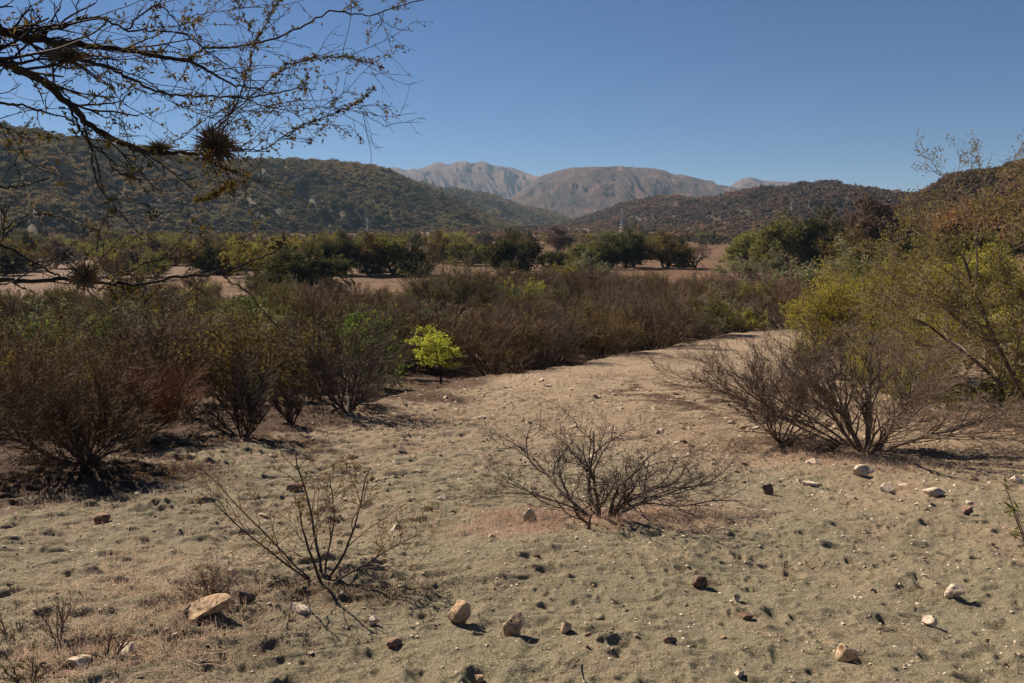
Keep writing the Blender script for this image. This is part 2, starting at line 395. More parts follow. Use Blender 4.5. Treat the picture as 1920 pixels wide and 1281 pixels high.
# ------------------------------------------------------------------ hills and mountains
def row_ang(px, py):
    a, b, c = raydir(px, py); h = math.hypot(a, b); return math.atan2(a, b), c / h
def make_hill(name, prof, base, ridge, mname, label, amp, gul, seed, zb=-8, na=260, nv=70, power=1.15, skew=.03, low=0):
    pa = np.array([row_ang(*p)[0] for p in prof]); pt = np.array([row_ang(p[0], p[1] + low)[1] for p in prof])
    az = np.linspace(pa[0], pa[-1], na)
    tn = np.interp(az, pa, pt)
    k = np.hanning(7); k /= k.sum(); tn = np.convolve(np.pad(tn, 3, mode='edge'), k, mode='valid')
    Db = np.interp(az, [row_ang(b[0], 436)[0] for b in base], [b[1] for b in base])
    Dr = np.interp(az, [row_ang(b[0], 436)[0] for b in ridge], [b[1] for b in ridge])
    v = np.concatenate([np.linspace(0, 1, nv), np.linspace(1, 1.7, nv // 3)[1:]])
    A, V = np.meshgrid(az, v); DB = Db[None, :]; DR = Dr[None, :]
    D = DB + (DR - DB) * V
    X = np.sin(A) * D; Y = np.cos(A) * D
    g0 = gz(X, Y, False)
    zr = EYE + (tn * Dr)[None, :]
    zbase = g0 + zb
    prof_v = np.where(V <= 1, np.sin(np.clip(V, 0, 1) * math.pi / 2) ** power, 1 - 1.1 * (V - 1) ** 1.3)
    Z = zbase + (zr - zbase) * prof_v
    hgt = np.maximum(zr - zbase, 0)
    env = np.where(V <= 1, np.clip(np.sin(math.pi * np.clip(V, 0, 1) ** .7), 0, 1) ** 1.3, 0)
    wv = A + .035 * fbm(A * gul * .5, V * 3, 3, seed + 9) + (-skew) * (1 - V)
    gl = np.abs(fbm(wv * gul + seed, V * 1.6, 5, seed)) * 1.6 - .5
    Z = Z + env * amp * hgt * gl + env * amp * .7 * hgt * np.minimum(fbm(X * 9 / Dr.mean(), Y * 9 / Dr.mean(), 4, seed + 3), .15)
    n1, n2 = Z.shape
    i = np.arange(n1 - 1)[:, None] * n2 + np.arange(n2 - 1)[None, :]
    f = np.stack([i, i + 1, i + n2 + 1, i + n2], -1).reshape(-1, 4)[:, ::-1]
    VV = np.stack([X.ravel(), Y.ravel(), Z.ravel()], 1)
    me = mesh_np(name, VV, [f], [M[mname]], smooth=True)
    link(name, me, kind='structure', label=label, category='hill' if 'hill' in name else 'mountain')
    return dict(az=az, v=v, X=X, Y=Y, Z=Z, V=VV, f=f)
H_left = make_hill('hill', [(-700, 190), (-300, 215), (0, 247), (60, 254), (130, 266), (230, 282), (330, 296), (420, 306), (490, 303), (560, 306), (640, 308), (700, 317), (740, 327), (790, 349), (850, 376), (890, 392), (930, 412), (970, 432), (1010, 446)],
    [(-700, 330), (0, 420), (500, 560), (800, 700), (1010, 800)], [(-700, 700), (0, 860), (500, 1000), (800, 1050), (1010, 1000)], 'hill_soil',
    'wooded hill on the left with a rounded shoulder falling to the valley', .20, 22, 3, low=4)
H_right = make_hill('hill', [(930, 450), (980, 432), (1040, 420), (1100, 404), (1150, 388), (1190, 374), (1235, 370), (1290, 374), (1350, 367), (1400, 358), (1440, 354), (1500, 349), (1560, 347), (1620, 352), (1680, 362), (1720, 366), (1800, 350), (1950, 340)],
    [(930, 900), (1100, 760), (1400, 560), (1700, 450), (1950, 400)], [(930, 1700), (1200, 1500), (1500, 1150), (1950, 1000)], 'hill_soil',
    'broad brown scrub hill on the right carrying the power pylons', .20, 26, 8, low=8)
H_near = make_hill('hill', [(1600, 470), (1650, 425), (1690, 388), (1730, 362), (1790, 338), (1850, 330), (1920, 312), (2100, 270), (2500, 230)],
    [(1600, 230), (1750, 150), (2100, 120), (2500, 110)], [(1600, 400), (1750, 430), (2100, 420), (2500, 400)], 'hill_soil',
    'nearer dark slope at the right edge behind the thorn tree', .15, 24, 14, zb=-3, low=10)
H_low = make_hill('hill', [(760, 345), (820, 358), (870, 364), (930, 374), (980, 392), (1040, 405), (1100, 428), (1160, 440)],
    [(760, 1150), (1160, 1250)], [(760, 1750), (1160, 1900)], 'hill_soil',
    'low blue-grey spur in the valley behind the left hill', .25, 30, 19, zb=-20)
H_mid = make_hill('mountain', [(840, 452), (900, 415), (950, 380), (985, 352), (1010, 335), (1040, 324), (1075, 318), (1110, 320), (1140, 320), (1170, 318), (1215, 318), (1245, 323), (1290, 338), (1340, 350), (1380, 358), (1440, 372), (1560, 400)],
    [(840, 2300), (1560, 2000)], [(840, 3300), (1200, 3500), (1560, 3200)], 'mountain',
    'long bare flat-topped mountain with gullies in the middle of the skyline', .22, 60, 25, zb=-30, na=460, nv=150, power=.95, skew=.17)
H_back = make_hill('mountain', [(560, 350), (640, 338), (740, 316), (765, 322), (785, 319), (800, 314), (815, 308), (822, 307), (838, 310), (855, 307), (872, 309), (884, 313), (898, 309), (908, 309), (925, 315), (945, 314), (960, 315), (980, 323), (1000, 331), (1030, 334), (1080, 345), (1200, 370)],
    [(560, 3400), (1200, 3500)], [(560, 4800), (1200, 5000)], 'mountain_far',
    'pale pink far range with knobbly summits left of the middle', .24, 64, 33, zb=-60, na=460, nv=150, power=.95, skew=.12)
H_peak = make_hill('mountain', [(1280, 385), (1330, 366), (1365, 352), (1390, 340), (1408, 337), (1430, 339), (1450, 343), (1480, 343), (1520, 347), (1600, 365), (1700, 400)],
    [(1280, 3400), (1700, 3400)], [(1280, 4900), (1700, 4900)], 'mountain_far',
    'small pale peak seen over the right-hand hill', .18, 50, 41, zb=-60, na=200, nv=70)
BV = BVHTree.FromPolygons([tuple(v) for h in (H_left, H_right, H_near) for v in h['V']],
    [tuple(int(q) + o for q in f) for h, o in ((H_left, 0), (H_right, len(H_left['V'])), (H_near, len(H_left['V']) + len(H_right['V']))) for f in h['f']])
def hit_any(px, py):
    x, y = hit(px, py); d = Vector(raydir(px, py)).normalized()
    r = BV.ray_cast(Vector((0, 0, EYE)), d)
    z = zat(x, y) if y < 60 else float(gz(x, y, False))
    if r[0] is not None and r[3] < math.hypot(x, y) and y > 60: return tuple(r[0])
    return (x, y, z)
print('hills', time.time() - T0)

def crown_proto(g, nleaf, core=True, size=.17):
    # lumpy crown: three soft lobes wrapped in leaf clumps, unit radius
    V = []; Q = []; T = []; off = 0
    nl = 3; lob = g.normal(size=(nl, 3)); lob /= np.linalg.norm(lob, axis=1, keepdims=True); lob *= g.uniform(.25, .5, (nl, 1)); lob[:, 2] = np.abs(lob[:, 2]) * .7
    rad = g.uniform(.42, .66, nl)
    import bmesh
    bm = bmesh.new(); bmesh.ops.create_icosphere(bm, subdivisions=1, radius=1.0)
    iv = np.array([tuple(q.co) for q in bm.verts]); itf = np.array([[q.index for q in p.verts] for p in bm.faces]); bm.free()
    for c, r in zip(lob, rad):
        o = iv * r * .62 * g.uniform(.8, 1.15, (len(iv), 1)) + c
        V.append(o); T.append(itf + off); off += len(iv)
    k = g.integers(0, nl, nleaf); d = g.normal(size=(nleaf, 3)); d[:, 2] = d[:, 2] * .9 + .25; d /= np.linalg.norm(d, axis=1, keepdims=True)
    c = lob[k] + d * rad[k][:, None] * g.uniform(.62, 1.2, (nleaf, 1))
    v, q = leafq(c, size, .75, g); V.append(v); Q.append(q + off)
    V = np.concatenate(V); V[:, 2] *= .85
    return V, np.concatenate(Q), np.concatenate(T)
def scatter_crowns(name, pos, rad, tint, kindv, protos, label, cat='trees'):
    g = np.random.default_rng(len(pos)); which = g.integers(0, len(protos), len(pos))
    VV = []; QQ = []; TT = []; CC = []; off = 0
    for k, (pv, pq, pt) in enumerate(protos):
        idx = np.where(which == k)[0]
        if not len(idx): continue
        a = g.uniform(0, 2 * math.pi, len(idx)); c, s = np.cos(a), np.sin(a); r = rad[idx]
        hs = g.uniform(.75, 1.15, len(idx))
        x = (pv[None, :, 0] * c[:, None] - pv[None, :, 1] * s[:, None]) * r[:, None] + pos[idx, 0][:, None]
        y = (pv[None, :, 0] * s[:, None] + pv[None, :, 1] * c[:, None]) * r[:, None] + pos[idx, 1][:, None]
        z = (pv[None, :, 2] * hs[:, None] + .45) * r[:, None] + pos[idx, 2][:, None]
        n = len(pv); VV.append(np.stack([x, y, z], -1).reshape(-1, 3))
        o = (np.arange(len(idx)) * n)[:, None, None] + off
        QQ.append((pq[None] + o).reshape(-1, 4)); TT.append((pt[None] + o).reshape(-1, 3)); off += n * len(idx)
        col = np.zeros((len(idx), n, 4), np.float32)
        col[:, :, 0] = np.clip(tint[idx][:, None] + g.normal(0, .10, (len(idx), n)), 0, 1); col[:, :, 1] = kindv[idx][:, None]; col[:, :, 3] = 1
        CC.append(col.reshape(-1, 4))
    me = mesh_np(name, np.concatenate(VV), [np.concatenate(QQ), np.concatenate(TT)], [M['woodland']], smooth=True)
    at = me.color_attributes.new('tint', 'FLOAT_COLOR', 'POINT'); at.data.foreach_set('color', np.concatenate(CC).ravel())
    link(name, me, kind='stuff', label=label, category=cat)
gw = np.random.default_rng(5)
CP = [crown_proto(gw, 92, size=.165) for _ in range(6)]
CPl = [crown_proto(gw, 44, size=.235) for _ in range(5)]
def sample_hill(H, n, g, vmax=1.03, vmin=.0):
    na = len(H['az']); nv = len(H['v'])
    vi = g.uniform(0, 1, n * 3); D = np.hypot(H['X'], H['Y'])[:, na // 2]
    ai = g.uniform(0, na - 1.001, n * 3); v = vmin + (vmax - vmin) * vi
    row = np.interp(v, H['v'], np.arange(nv)); row = np.clip(row, 0, nv - 1.001)
    keep = g.random(n * 3) < (np.interp(v, H['v'], D) / D.max()); row, ai = row[keep][:n], ai[keep][:n]
    i = row.astype(int); j = ai.astype(int); fi = row - i; fj = ai - j
    def bl(Q): return (Q[i, j] * (1 - fj) + Q[i, j + 1] * fj) * (1 - fi) + (Q[i + 1, j] * (1 - fj) + Q[i + 1, j + 1] * fj) * fi
    return np.stack([bl(H['X']), bl(H['Y']), bl(H['Z'])], 1), v[keep][:n]
def tint_of(p, g, scale, seed, spread=.22):
    return np.clip(.42 + 1.0 * fbm(p[:, 0] * scale, p[:, 1] * scale, 3, seed) + g.normal(0, spread, len(p)), 0, 1)
p, v = sample_hill(H_left, 21000, gw)
scatter_crowns('hillside_woodland', p, np.clip(np.exp(gw.normal(.88, .38, len(p))), 1.0, 6), tint_of(p, gw, .012, 7), np.clip(sstep(.12, .0, v) * .8 + .15 * gw.random(len(p)) + .25 * sstep(0, .25, fbm(p[:, 0] * .008, p[:, 1] * .008, 2, 70)), 0, 1), CP, 'dense green and ochre woodland covering the left hill')
p, v = sample_hill(H_right, 22000, gw)
scatter_crowns('hillside_woodland', p, np.clip(np.exp(gw.normal(.95, .36, len(p))), 1.2, 6), tint_of(p, gw, .008, 17), np.clip(.75 + .25 * gw.random(len(p)) - .5 * sstep(1000, 1500, p[:, 1]), 0, 1), CPl, 'brown and rust leafless woodland covering the right-hand hill')
p, v = sample_hill(H_near, 7500, gw)
scatter_crowns('hillside_woodland', p, np.clip(np.exp(gw.normal(.45, .35, len(p))), .7, 3), tint_of(p, gw, .02, 27), np.full(len(p), .72), CP, 'dark brown and olive scrub on the nearer right slope')
p, v = sample_hill(H_low, 5000, gw)
scatter_crowns('hillside_woodland', p, gw.uniform(4, 9, len(p)), tint_of(p, gw, .006, 37), np.full(len(p), .3), CPl, 'hazy grey-green woodland on the low spur in the valley')
# far valley-floor scrub beyond the fields
n = 9000
d = np.exp(gw.uniform(math.log(380), math.log(1500), n)); a = gw.uniform(R(-36), R(36), n)
p = np.stack([np.sin(a) * d, np.cos(a) * d, np.zeros(n)], 1); p[:, 2] = gz(p[:, 0], p[:, 1], False)
dens = sstep(-.45, .05, fbm(p[:, 0] * .012, p[:, 1] * .02, 3, 55) + .45 * sstep(450, 750, d))
left = p[:, 0] < -.03 * p[:, 1]
keep = gw.random(n) < np.where(left, dens * .75, dens); p = p[keep]
scatter_crowns('valley_scrub', p, gw.uniform(1.0, 3.2, len(p)), tint_of(p, gw, .01, 47), np.clip(gw.normal(.65, .2, len(p)), 0, 1), CPl, 'sparse brown scrub dotting the reddish ground at the foot of the hills', 'scrub')
print('woods', time.time() - T0)

# ------------------------------------------------------------------ plants
def make_stems(P, seed, nst, h, r0, lean=(.2, .9), base=.08, zscale=1.0, up0=0.0):
    g = random.Random(seed); out = [[] for _ in range(P['lv'])]
    for i in range(nst):
        az = 2 * math.pi * (i + g.random() * .8) / nst; tl = lean[0] + (lean[1] - lean[0]) * g.random() ** .8
        d = nrm((math.sin(tl) * math.cos(az), math.sin(tl) * math.sin(az), math.cos(tl) * zscale + up0))
        b = base * g.random()
        grow(out, (b * math.cos(az), b * math.sin(az), -0.03), d, h * (.75 + .45 * g.random()), r0 * (.6 + .6 * g.random()), 0, P, g)
    return out
def along(polys, n, g):
    k = g.integers(0, len(polys), n); out = np.empty((n, 3))
    for j, i in enumerate(k):
        p = polys[i][0]; t = g.random() ** .7 * (len(p) - 1.001); a = int(t); f = t - a
        out[j] = [p[a][m] + (p[a + 1][m] - p[a][m]) * f for m in range(3)]
    return out
def tube_mesh(name, levels, sides, m):
    polys = [q for l in levels for q in l]
    if sides > 4:
        v, f = tubes(polys, sides)
    else: v, f = tubes(polys, sides)
    return mesh_np(name, v, [f], [m], smooth=True)
def proto(parts): return parts      # list of (part name, mesh)
def plant(name, pr, loc, sc, rz, label, cat, group=None, tilt=0.0):
    r = bpy.data.objects.new(name, None); COL.objects.link(r); r.empty_display_size = .2
    r.location = loc; r.rotation_euler = (tilt, 0, rz); r.scale = sc if isinstance(sc, tuple) else (sc, sc, sc)
    r['label'] = label; r['category'] = cat
    if group: r['group'] = group
    for pn, me in pr:
        o = bpy.data.objects.new(pn, me); COL.objects.link(o); o.parent = r
    return r
VASE = dict(lv=4, n=[7, 6, 5, 3], jit=[.07, .09, .12, .15], up=[.03, .05, .04, .03], taper=[.35, .35, .4, .5], k=[7, 6, 4, 0], t0=[.22, .18, .15, 0], ang=[.42, .5, .6, .6], ratio=[.62, .55, .5, .5], rmin=.0022)
def P_(base, **k):
    q = dict(base); q.update(k); return q

# -- thicket shrubs (normalised to about 2.6 m high)
def thick_proto(seed, twig, nst=16, h=1.7, rmin=.0065, lean=(.1, 1.1), leaf=None, nleaf=0, ls=.05, k=(7, 6, 5, 0), droop=0):
    P = P_(VASE, rmin=rmin, k=list(k), jit=[.1, .13, .18, .2])
    o = make_stems(P, seed, nst, h, .028, lean, .35)
    parts = [('stems', tube_mesh('stems', o[:2], 4, twig)), ('twigs', tube_mesh('twigs', o[2:], 3, twig))]
    if leaf:
        g = np.random.default_rng(seed); c = along(o[3] + o[2], nleaf, g) + g.normal(0, .05, (nleaf, 3))
        v, f = leafq(c, ls, .55, g); parts.append(('leaves', mesh_np('leaves', v, [f], [leaf])))
    return proto(parts)
TH = [thick_proto(s, M['twig_brown']) for s in (1, 2, 3)] + [thick_proto(4, M['twig_grey']), thick_proto(5, M['twig_grey'], 12)]
THO = [thick_proto(s, M['twig_brown'], 14, leaf=M['leaf_brownolive'], nleaf=2600, ls=.042) for s in (11, 12)] + [thick_proto(13, M['twig_brown'], 14, leaf=M['leaf_olive'], nleaf=2600, ls=.04)]
THR = [thick_proto(21, M['twig_rust'], 22, 1.5, .005, (.1, .9)), thick_proto(22, M['twig_rust'], 20, 1.5, .005, (.1, 1.2))]
THG = [thick_proto(31, M['bark_mid'], 12, leaf=M['leaf_green'], nleaf=5200, ls=.055, k=(6, 5, 4, 0)), thick_proto(32, M['bark_mid'], 12, leaf=M['leaf_greygreen'], nleaf=5200, ls=.055, k=(6, 5, 4, 0)),
       thick_proto(33, M['bark_mid'], 12, leaf=M['leaf_olive'], nleaf=5200, ls=.055, k=(6, 5, 4, 0)), thick_proto(34, M['bark_mid'], 12, leaf=M['leaf_yellowgreen'], nleaf=5200, ls=.055, k=(6, 5, 4, 0))]
WILLOW = [thick_proto(41, M['bark_mid'], 16, 2.0, .005, (.1, 1.05), M['leaf_olive'], 9000, .03, (8, 6, 5, 0))]
print('thicket protos', time.time() - T0)

# -- trees (normalised to about 5 m high)
TREE = dict(lv=4, n=[6, 6, 5, 3], jit=[.1, .14, .18, .2], up=[.03, .02, .02, .0], taper=[.5, .35, .4, .5], k=[7, 6, 5, 0], t0=[.12, .25, .2, 0], ang=[.95, .75, .7, .7], ratio=[.85, .6, .55, .5], rmin=.012, flat=.6)
def tree_proto(seed, barkm, leaf, nleaf, ls, nst=2, h=2.1, r0=.14, lean=(.1, .5), spread=.22, kk=(7, 6, 5, 0), rmin=.012, flatten=.9):
    o = make_stems(P_(TREE, k=list(kk), rmin=rmin), seed, nst, h, r0, lean, .15)
    parts = [('trunk', tube_mesh('trunk', o[:1], 7, barkm)), ('branches', tube_mesh('branches', o[1:], 4, barkm))]
    if leaf:
        g = np.random.default_rng(seed)
        c0 = along(o[3] + o[2], nleaf // 14, g); c = np.repeat(c0, 14, axis=0) + g.normal(0, spread, (len(c0) * 14, 3)) * np.array([1, 1, .7])
        c[:, 2] = np.maximum(c[:, 2], .25)
        v, f = leafq(c, ls, .6, g); parts.append(('crown', mesh_np('crown', v, [f], [leaf])))
    return proto(parts)
TD = [tree_proto(s, M['bark_dark'], M['leaf_dark'], 9000, .10, nst=3, lean=(.2, .7)) for s in (51, 52)]
TO = [tree_proto(s, M['bark_dark'], M['leaf_olive'], 8000, .09, nst=3, lean=(.2, .8)) for s in (53, 54)]
TBo = [tree_proto(55, M['bark_dark'], M['leaf_brownolive'], 8000, .09, nst=3, lean=(.2, .8))]
TB = [tree_proto(56, M['bark_mid'], M['leaf_brown'], 4500, .07, nst=2), tree_proto(57, M['bark_mid'], M['leaf_orange'], 7000, .08, nst=3)]
TBARE = [tree_proto(58, M['twig_grey'], None, 0, 0, nst=3, kk=(6, 7, 6, 0), rmin=.014)]
TSP = [tree_proto(59, M['bark_dark'], M['leaf_brownolive'], 2600, .05, nst=3, lean=(.1, .6), kk=(7, 7, 6, 0), rmin=.008)]
print('tree protos', time.time() - T0)

def put(name, pr, px, py, hpx, wpx, h0, w0, label, cat, group=None, rz=None):
    """stand a plant of natural height h0 / width w0 on the ground seen at (px,py), sized from how large it looks at that distance"""
    x, y, z = hit_any(px, py); dist = math.hypot(x, y)
    if y < 60: z = zat(x, y)
    dep = y * math.cos(PITCH)
    sz = hpx * dep / F / h0; sx = wpx * dep / F / w0
    return plant(name, pr, (x, y, z - .03), (sx, sx, sz), rng.uniform(0, 6.28) if rz is None else rz, label, cat, group)
def ext(pr):
    mx = 0; hz = 0
    for _, me in pr:
        a = np.empty(len(me.vertices) * 3, np.float32); me.vertices.foreach_get('co', a); a = a.reshape(-1, 3)
        mx = max(mx, np.percentile(np.hypot(a[:, 0], a[:, 1]), 93)); hz = max(hz, np.percentile(a[:, 2], 97.5))
    return float(hz), float(mx * 2)
EXT = {}
def stand(name, pr, px, py, top, wpx, label, cat, group=None, rz=None):
    k = id(pr)
    if k not in EXT: EXT[k] = ext(pr)
    h0, w0 = EXT[k]
    return put(name, pr, px, py, py - top, wpx, h0, w0, label, cat, group, rz)

G_ROW = 'dark trees along the far edge of the field'
mid = [
 ('tree', TD[0], 572, 556, 474, 160, 'very dark drooping thorn tree standing alone at the edge of the brown field', None),
 ('tree', TO[0], 608, 514, 452, 85, 'olive-topped tree, leftmost of the dark row behind the field', G_ROW),
 ('tree', TD[1], 645, 516, 450, 85, 'dark tree second from the left in the row behind the field', G_ROW),
 ('tree', TBo[0], 690, 516, 446, 95, 'brownish olive tree in the middle of the dark row behind the field', G_ROW),
 ('tree', TO[1], 738, 516, 446, 95, 'rounded olive tree right of the middle of the dark row behind the field', G_ROW),
 ('tree', TD[0], 780, 517, 462, 75, 'low dark tree at the right end of the dark row behind the field', G_ROW),
 ('tree', TBo[0], 822, 492, 438, 62, 'tall narrow brown-olive tree between the dark row and the broad evergreen', None),
 ('tree', TO[0], 880, 498, 456, 80, 'low olive tree just left of the broad dark evergreen', None),
 ('tree', TD[1], 952, 516, 450, 125, 'broad dark evergreen tree left of the middle of the valley', None),
 ('tree', TB[0], 1040, 478, 431, 74, 'brown nearly leafless tree on the pale field in the middle of the valley', None),
 ('tree', TO[1], 1038, 503, 472, 58, 'small olive tree in front of the brown leafless tree', None),
 ('tree', TO[0], 1105, 506, 456, 100, 'wide olive tree left of the dark pair in the middle distance', None),
 ('tree', TD[0], 1150, 506, 448, 70, 'dark tree left of the tall bright-topped one in the middle distance', None),
 ('tree', TD[1], 1188, 502, 440, 78, 'tall dark tree with a bright green top in the middle distance', None),
 ('tree', TBo[0], 1248, 504, 447, 100, 'rounded brown-olive tree right of the dark pair, beside the bare tree', None),
 ('bare_tree', TBARE[0], 1302, 503, 452, 62, 'pale bare tree at the left edge of the orange field', None),
 ('tree', TO[1], 1405, 496, 440, 90, 'olive tree at the left end of the big clump right of the field', None),
 ('tree', TO[0], 1465, 502, 418, 120, 'large olive tree in the clump right of the orange field', None),
 ('tree', TD[1], 1530, 502, 412, 120, 'dark green tree in the middle of the clump right of the field', None),
 ('tree', TB[0], 1618, 500, 384, 190, 'tall brown thorn tree with bare spreading limbs, topping the clump on the right', None),
 ('tree', TBo[0], 1590, 512, 440, 120, 'low dark tree under the tall brown thorn tree', None),
 ('tree', TBo[0], 1695, 488, 418, 110, 'brown-olive tree right of the tall brown thorn tree', None),
 ('tree', TB[1], 1790, 480, 398, 140, 'rust-orange leaved tree beside the pale rubble slope', None),
 ('tree', TO[1], 1800, 530, 440, 140, 'olive tree in front of the rust-orange tree', None),
 ('tree', TO[0], 132, 592, 543, 78, 'small round green tree on the brown field at the left', None),
 ('tree', TSP[0], 266, 618, 505, 190, 'sparse thorn tree with dark forking trunk at the left', None),
 ('shrub', WILLOW[0], 842, 606, 482, 185, 'large olive broom-like bush fanning up from bare stems', None),
 ('shrub', THG[1], 4, 600, 540, 80, 'grey-green bush cut by the left edge of the photo', None),
 ('shrub', THG[0], 462, 612, 556, 90, 'bright green bush behind the hanging thorn twigs', None),
 ('shrub', THG[0], 395, 600, 560, 95, 'green bush right of the sparse forked thorn tree', None),
 ('shrub', THG[0], 205, 612, 560, 95, 'green bush left of the sparse forked thorn tree', None),
 ('shrub', THG[2], 540, 606, 536, 100, 'olive domed bush in front of the lone dark tree', None),
 ('shrub', THG[3], 1062, 536, 500, 84, 'yellow-green bush at the back edge of the brown thicket', None),
 ('shrub', THG[1], 1100, 532, 480, 92, 'grey-green bush beside the yellow-green one behind the thicket', None),
 ('shrub', THG[3], 1010, 590, 528, 110, 'yellowish bush poking out of the brown thicket', None),
 ('shrub', THG[3], 1150, 612, 566, 90, 'olive-yellow bush inside the brown thicket', None),
 ('shrub', THG[3], 700, 668, 590, 62, 'thin yellow-green shrub in the thicket left of the lime sapling', None),
 ('shrub', THG[1], 1440, 530, 478, 120, 'pale grey-green bush at the right end of the brown thicket', None),
 ('shrub', THG[1], 1385, 520, 484, 90, 'pale grey-green bush left of its larger neighbour below the tree clump', None),
 ('shrub', THG[1], 1560, 580, 468, 150, 'tall grey-green bush between thicket and acacia', None),
 ('shrub', THG[0], 1620, 590, 490, 120, 'fresh green bush beside the tall grey-green one', None),
 ('shrub', THG[1], 1655, 530, 474, 90, 'pale bush below the gap with the rubble slope', None),
 ('shrub', THG[2], 1700, 560, 500, 120, 'olive bush right of the pale one near the rubble slope', None),
]
for nm, pr, px, py, top, wpx, lab, grp in mid:
    stand(nm, pr, px, py, top, wpx, lab, 'bush' if nm == 'shrub' else 'tree', grp)

# loose individual bushes on the field band (rows 462-520)
band = []
while len(band) < 290:
    px = rng.uniform(-30, 1940); py = 450 + 75 * rng.random() ** 1.5
    if py > 505 and px > 560: continue
    if px > 560 and py > 488 and not (1400 < px < 1720): continue
    if 20 < px < 110 and py > 515: continue
    if 600 < px < 780 and py > 500: continue
    if 985 < px < 1090 and py > 462: continue
    if 1285 < px < 1385 and py > 458: continue
    if 1540 < px < 1640 and py > 474: continue
    band.append((px, py))
BP = [TD[0], TO[0], TBo[0], TO[1], THG[2], TB[0], THO[0], THG[3]]
for i, (px, py) in enumerate(band):
    k = int(rng.integers(0, len(BP))); pr = BP[k]
    hp = (py - 436) * rng.uniform(.35, .9) + 3
    side = 'left' if px < 500 else ('middle' if px < 1100 else 'right')
    deep = 'near the front of the scrub band' if py > 500 else ('in the scrub band' if py > 470 else 'far off below the hills')
    tone = ['dark green', 'olive', 'brownish olive', 'olive', 'olive', 'brown', 'brownish', 'yellow-green'][k]
    stand('scrub_tree' if k not in (4, 6, 7) else 'shrub', pr, px, py, py - hp, hp * rng.uniform(1.3, 1.9),
          '%s scrub tree %s, %s of the valley' % (tone, deep, side), 'tree', 'scrub trees scattered over the valley')

# dense thicket between sand and field: jittered world grid, every shrub its own thing
cnt = {'b': 0, 'o': 0}
XS = []
for gy in np.arange(11.5, 92, 2.35):
    st = 2.2 + max(0, gy - 40) * .025
    for gx in np.arange(-.75 * gy - 3, .62 * gy + 3, st):
        x = gx + rng.uniform(-.8, .8); y = gy + rng.uniform(-.8, .8)
        s = float(edge_s(np.array([x]), np.array([y]))[0])
        px, py = project(x, y, float(gz(x, y, False)))
        if px < -160 or px > 1560: continue
        margin = (.9 if y > 36 else 2.6) if y > 17 else 1.3
        if s > -margin: continue
        if px > 1500 and y < 60: continue
        # clearings: brown field patches and the open foreground litter under the first shrubs
        if y > 72 and (px < 210 or 610 < px < 760 or 400 < px < 470): continue
        if y > 80 and px > 1250: continue
        if y < 17 and px > 420: continue
        if y < 20 and px > 560 and s > -4: continue
        if abs(px - 842) < 70 and 45 < y < 70: continue
        if 735 < px < 925 and y < 31: continue
        if rng.random() < .12 and s < -2: continue
        if y > 58 and px < 820 and rng.random() < .45: continue
        XS.append((x, y, px, py, s))
print('thicket shrubs', len(XS))
def where(px, py, s, y):
    a = 'far left' if px < 180 else 'left' if px < 480 else 'left of the lime sapling' if px < 760 else 'behind the lime sapling' if px < 920 else 'in the middle' if px < 1200 else 'towards its right end'
    b = 'at the front edge' if s > -4.5 else ('in the second ranks' if s > -10 else ('deep inside' if y < 60 else 'along the back edge'))
    return '%s of the thicket, %s' % (b, a)
for x, y, px, py, s in XS:
    z = zat(x, y)
    olive = (px < 560 and rng.random() < .72 and y > 14) or (px < 1400 and rng.random() < .36)
    leafy_one = y > 20 and rng.random() < (.17 if px < 600 else .12 if px < 1340 else .45)
    if y < 14.5 and px < 420:
        pr = THR[int(rng.integers(0, 2))] if px > 140 else TH[int(rng.integers(0, 3))]; hgt = rng.uniform(.45, .6)
        nm, lab, grp = 'rust_shrub', 'rust-brown twiggy shrub ' + where(px, py, s, y), 'low shrubs at the front of the thicket'
    elif leafy_one:
        k = int(rng.integers(0, 4)) if px < 1340 else int(rng.choice([1, 3])); pr = THG[k]; hgt = rng.uniform(.5, .85)
        nm, lab, grp = 'leafy_bush', ['green', 'grey-green', 'olive-green', 'yellow-green'][k] + ' leafy bush ' + where(px, py, s, y), 'green bushes of the thicket'
    elif olive:
        pr = THO[int(rng.integers(0, 3))]; hgt = rng.uniform(.45, 1.0); nm, lab, grp = 'olive_shrub', 'brown-olive leafy shrub ' + where(px, py, s, y), 'olive shrubs of the thicket'
    else:
        pr = TH[int(rng.integers(0, 5))]; hgt = rng.uniform(.42, 1.12); nm, lab, grp = 'bare_shrub', 'leafless brown shrub ' + where(px, py, s, y), 'bare shrubs of the thicket'
    if y > 55 and px < 820: hgt *= .78
    hgt *= 1.28 * (1 + .16 * min(1, max(0, (y - 38) / 15)))
    if y < 26: hgt *= .62 + .38 * (y - 11) / 15
    k = id(pr)
    if k not in EXT: EXT[k] = ext(pr)
    plant(nm, pr, (x, y, z - .03), (hgt * rng.uniform(.9, 1.15), hgt * rng.uniform(.9, 1.15), hgt), rng.uniform(0, 6.28), lab, 'shrub', grp)
print('thicket', time.time() - T0, EXT[id(TH[0])])

